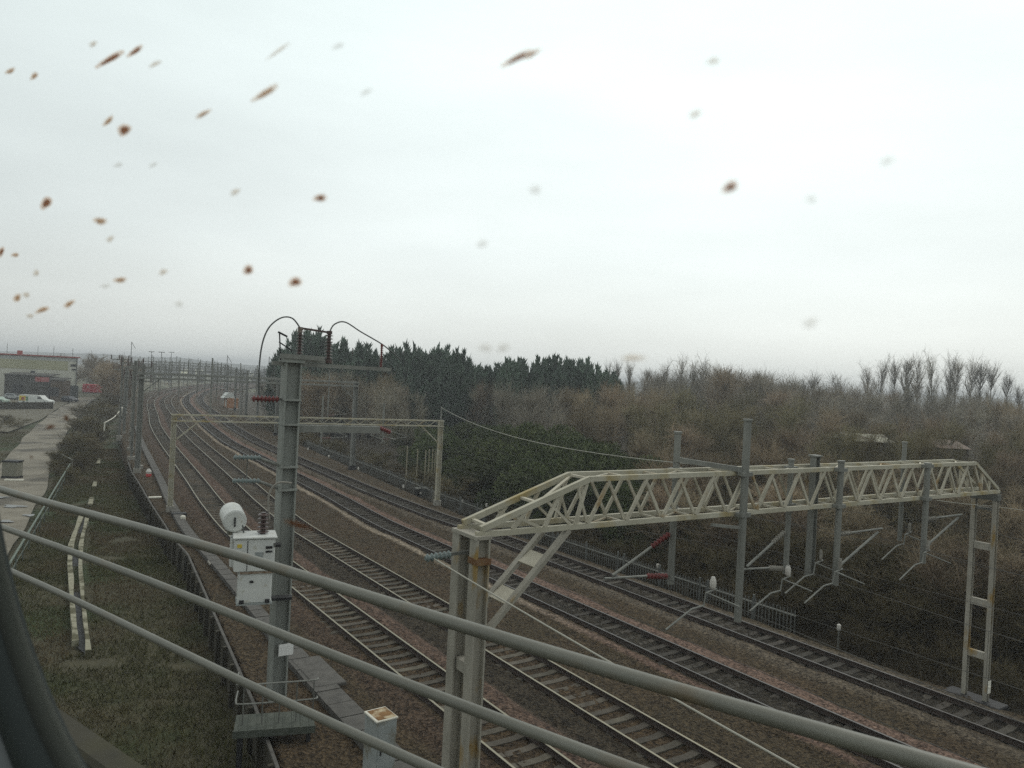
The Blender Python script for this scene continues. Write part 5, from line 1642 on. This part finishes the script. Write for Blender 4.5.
q = MB(); q.add([VW(u, DW - .003, z) for u, z in ol] + [VW(u, DW + .003, z) for u, z in ol], [tuple(range(n)), tuple(range(2 * n - 1, n - 1, -1))] + [(i, (i + 1) % n, n + (i + 1) % n, n + i) for i in range(n)])
q.build('pane', M_pane, tw)
def speck_mat(name, c, alpha):
    m = bpy.data.materials.new(name); m.use_nodes = True; nt = m.node_tree; N = nt.nodes
    N.clear(); L = nt.links
    ou = N.new('ShaderNodeOutputMaterial'); df = N.new('ShaderNodeBsdfDiffuse'); tl_ = N.new('ShaderNodeBsdfTranslucent'); tp = N.new('ShaderNodeBsdfTransparent')
    df.inputs['Color'].default_value = (*c, 1); tl_.inputs['Color'].default_value = (*c, 1)
    m1 = N.new('ShaderNodeMixShader'); m1.inputs[0].default_value = .6; L.new(df.outputs[0], m1.inputs[1]); L.new(tl_.outputs[0], m1.inputs[2])
    m2 = N.new('ShaderNodeMixShader'); m2.inputs[0].default_value = alpha; L.new(tp.outputs[0], m2.inputs[1]); L.new(m1.outputs[0], m2.inputs[2])
    L.new(m2.outputs[0], ou.inputs['Surface']); return m


SP = [speck_mat('dirt_dark', (.24, .075, .012), .95), speck_mat('dirt_mid', (.42, .20, .05), .85), speck_mat('dirt_tan', (.55, .38, .2), .55), speck_mat('dirt_faint', (.5, .44, .34), .33), speck_mat('dirt_brown', (.085, .030, .010), .93)]
HALO = [speck_mat('halo_rust', (.62, .30, .07), .5), speck_mat('halo_orange', (.66, .38, .12), .42), speck_mat('halo_tan', (.66, .52, .32), .28), speck_mat('halo_faint', (.62, .58, .48), .18), speck_mat('halo_brown', (.14, .06, .02), .4)]
specks = [(110, 59, 17, 7, -12, 0), (135, 51, 10, 6, -28, 0), (124, 130, 10, 9, 0, 0), (265, 93, 22, 6, -15, 1), (517, 58, 21, 7, -18, 0), (532, 54, 12, 5, -15, 1), (278, 51, 16, 4, -25, 2), (46, 203, 7, 11, 0, 0), (320, 198, 9, 7, 0, 0),
          (295, 282, 9, 9, 0, 0), (248, 270, 9, 7, 0, 0), (100, 221, 10, 6, 15, 1), (730, 187, 14, 8, -15, 0), (695, 114, 9, 7, 0, 2), (713, 61, 9, 6, 0, 2), (203, 114, 10, 5, -10, 1), (108, 121, 9, 5, -30, 1), (811, 199, 8, 7, 0, 3),
          (485, 348, 11, 8, 0, 3), (503, 348, 10, 9, 0, 3), (633, 358, 18, 6, 0, 2), (810, 323, 12, 9, 0, 3), (535, 190, 9, 9, 0, 3), (482, 244, 8, 8, 0, 3), (887, 161, 10, 8, 0, 3), (120, 280, 9, 5, -10, 1), (163, 272, 6, 6, 0, 2), (36, 273, 5, 5, 0, 2),
          (17, 298, 6, 6, 0, 1), (26, 295, 5, 5, 0, 2), (42, 310, 9, 5, -25, 1), (69, 304, 8, 5, -30, 1), (10, 71, 6, 5, 0, 1), (34, 76, 6, 5, -20, 1), (93, 44, 6, 5, 0, 2), (155, 64, 8, 5, 0, 2), (235, 192, 7, 6, 0, 2), (15, 255, 5, 4, 0, 1), (110, 239, 6, 5, 0, 2),
          (338, 46, 8, 6, 0, 3), (366, 92, 8, 6, 0, 3), (298, 525, 22, 5, 6, 4), (50, 427, 7, 4, -30, 4), (66, 418, 5, 4, 0, 4), (31, 457, 3, 2, 0, 4), (179, 304, 6, 6, 0, 3), (105, 286, 7, 4, -10, 3), (30, 316, 5, 4, 0, 2), (300, 330, 4, 4, 0, 3), (118, 165, 6, 5, 0, 3), (153, 165, 6, 5, 0, 3), (1, 252, 4, 8, 0, 0)]
for (x, y_, w_, h_, an, mi) in specks:
    d = _F + _R * (x - 512) / FPX - _U * (y_ - 384) / FPX
    t = (DW + .0035) / (d @ NW); c = d * t + np.array([0, 0, H])
    k = 11; vs = []; fs = []
    foresh = 1 / max(.2, (NW @ d) / np.linalg.norm(d))
    mm = t / FPX
    ca_, sa_ = math.cos(R(-an)), math.sin(R(-an))
    ph = random.uniform(0, 6.28)
    for rr, lift in ((1.32, 0), (.80, .0004), (.45, .0008)):
        for i in range(k):
            th = 2 * math.pi * i / k; wob = 1 + .16 * math.sin(2 * th + ph) + .1 * math.sin(3 * th + 2 * ph)
            px_ = w_ / 2 * math.cos(th) * rr * wob; py_ = h_ / 2 * math.sin(th) * rr * wob
            X = px_ * ca_ - py_ * sa_; Y = px_ * sa_ + py_ * ca_
            vs.append(c - TW * X * mm * foresh + np.array([0, 0, Y * mm]) + NW * lift)
    for i in range(k):
        j = (i + 1) % k; fs.append((i, j, k + j, k + i))
    q = MB(); q.add(vs, fs, 1)
    q.add(vs, [(k + i, k + (i + 1) % k, 2 * k + (i + 1) % k, 2 * k + i) for i in range(k)] + [tuple(range(2 * k, 3 * k))], 0)
    q.build('dirt_speck', [SP[mi], HALO[mi]], tw)

# ------------------------------------------------------------------ air, sky, sun, camera
HAZE = 0.0007
if HAZE > 0:
    hm = bpy.data.materials.new('haze_air'); hm.use_nodes = True; nt = hm.node_tree; nt.nodes.clear()
    ou = nt.nodes.new('ShaderNodeOutputMaterial'); pv = nt.nodes.new('ShaderNodeVolumePrincipled')
    pv.inputs['Color'].default_value = (.93, .96, 1, 1); pv.inputs['Density'].default_value = HAZE; pv.inputs['Anisotropy'].default_value = 0.0
    nt.links.new(pv.outputs[0], ou.inputs['Volume'])
    b = MB(); b.box((0, 900, 11.5), 5200, 5200, 34); o = b.build('haze', hm); o['kind'] = 'stuff'
w = bpy.data.worlds.new('World'); scene.world = w; w.use_nodes = True
nt = w.node_tree; N = nt.nodes; L = nt.links
bg = N['Background']; bg.inputs['Strength'].default_value = 0.10
sky = N.new('ShaderNodeTexSky'); sky.sky_type = 'NISHITA'; sky.sun_disc = False
EL, AZ = R(48), R(40)     # high diffuse sun behind cloud, to the right of the view
sky.sun_elevation = EL; sky.sun_rotation = AZ; sky.air_density = 1.2; sky.dust_density = 4.0
tcn = N.new('ShaderNodeTexCoord')
def vmath(op, a, bv):
    n = N.new('ShaderNodeVectorMath'); n.operation = op; L.new(a, n.inputs[0]); n.inputs[1].default_value = bv; return n
nrm = N.new('ShaderNodeVectorMath'); nrm.operation = 'NORMALIZE'; L.new(tcn.outputs['Generated'], nrm.inputs[0])
sep = N.new('ShaderNodeSeparateXYZ'); L.new(nrm.outputs[0], sep.inputs[0])
elev = N.new('ShaderNodeValToRGB')
for i, (p_, c_) in enumerate(((0.0, (7.6, 7.85, 7.6)), (.05, (7.8, 8.1, 7.9)), (.16, (7.8, 8.35, 8.3)), (.42, (7.9, 8.7, 8.65)), (1.0, (8.9, 8.8, 8.45)))):
    e_ = elev.color_ramp.elements[i] if i < 2 else elev.color_ramp.elements.new(p_)
    e_.position = p_; e_.color = (*[v / 10 for v in c_], 1)
L.new(sep.outputs['Z'], elev.inputs['Fac'])
brt = vmath('DOT_PRODUCT', nrm.outputs[0], (.28, .86, .42))
mr = N.new('ShaderNodeMapRange'); mr.inputs['From Min'].default_value = .55; mr.inputs['From Max'].default_value = 1.0; mr.inputs['To Min'].default_value = .82; mr.inputs['To Max'].default_value = 1.16
L.new(brt.outputs['Value'], mr.inputs['Value'])
mp = N.new('ShaderNodeMapping'); mp.inputs['Scale'].default_value = (1.2, 1.2, 4.5); L.new(nrm.outputs[0], mp.inputs['Vector'])
nz = N.new('ShaderNodeTexNoise'); nz.inputs['Scale'].default_value = 1.7; nz.inputs['Detail'].default_value = 5; L.new(mp.outputs[0], nz.inputs['Vector'])
mr2 = N.new('ShaderNodeMapRange'); mr2.inputs['From Min'].default_value = .3; mr2.inputs['From Max'].default_value = .7; mr2.inputs['To Min'].default_value = .91; mr2.inputs['To Max'].default_value = 1.07
L.new(nz.outputs['Fac'], mr2.inputs['Value'])
m1 = N.new('ShaderNodeMath'); m1.operation = 'MULTIPLY'; L.new(mr.outputs[0], m1.inputs[0]); L.new(mr2.outputs[0], m1.inputs[1])
m2 = N.new('ShaderNodeMath'); m2.operation = 'MULTIPLY'; m2.inputs[1].default_value = 10.0; L.new(m1.outputs[0], m2.inputs[0])
sc_ = N.new('ShaderNodeVectorMath'); sc_.operation = 'SCALE'; L.new(elev.outputs['Color'], sc_.inputs[0]); L.new(m2.outputs[0], sc_.inputs['Scale'])
mx = N.new('ShaderNodeMix'); mx.data_type = 'RGBA'; mx.inputs['Factor'].default_value = .93
L.new(sky.outputs['Color'], mx.inputs['A']); L.new(sc_.outputs[0], mx.inputs['B']); L.new(mx.outputs['Result'], bg.inputs['Color'])

sd = bpy.data.lights.new('sun', 'SUN'); sd.energy = 0.6; sd.angle = R(25); sd.color = (1, .97, .93)
so = bpy.data.objects.new('sun', sd); col.objects.link(so)
# direction towards the sun: azimuth measured from +Y towards +X
sv = Vector((math.sin(AZ) * math.cos(EL), math.cos(AZ) * math.cos(EL), math.sin(EL)))
so.rotation_euler = sv.to_track_quat('Z', 'Y').to_euler()

cd = bpy.data.cameras.new('camera'); cd.sensor_width = 36; cd.sensor_fit = 'HORIZONTAL'; cd.lens = 36 * FPX / 1024
cd.clip_start = .02; cd.clip_end = 8000
cd.dof.use_dof = True; cd.dof.focus_distance = 45; cd.dof.aperture_fstop = 7.5
co = bpy.data.objects.new('camera', cd); col.objects.link(co)
co.matrix_world = Matrix(((_R[0], _U[0], -_F[0], 0), (_R[1], _U[1], -_F[1], 0), (_R[2], _U[2], -_F[2], H), (0, 0, 0, 1)))
scene.camera = co
scene.view_settings.view_transform = 'Standard'; scene.view_settings.look = 'None'; scene.view_settings.exposure = 0.22; scene.view_settings.gamma = 1
scene.render.engine = 'CYCLES'
scene.cycles.max_bounces = 5; scene.cycles.diffuse_bounces = 3; scene.cycles.glossy_bounces = 2; scene.cycles.transparent_max_bounces = 12; scene.cycles.volume_bounces = 0
scene.cycles.use_denoising = False
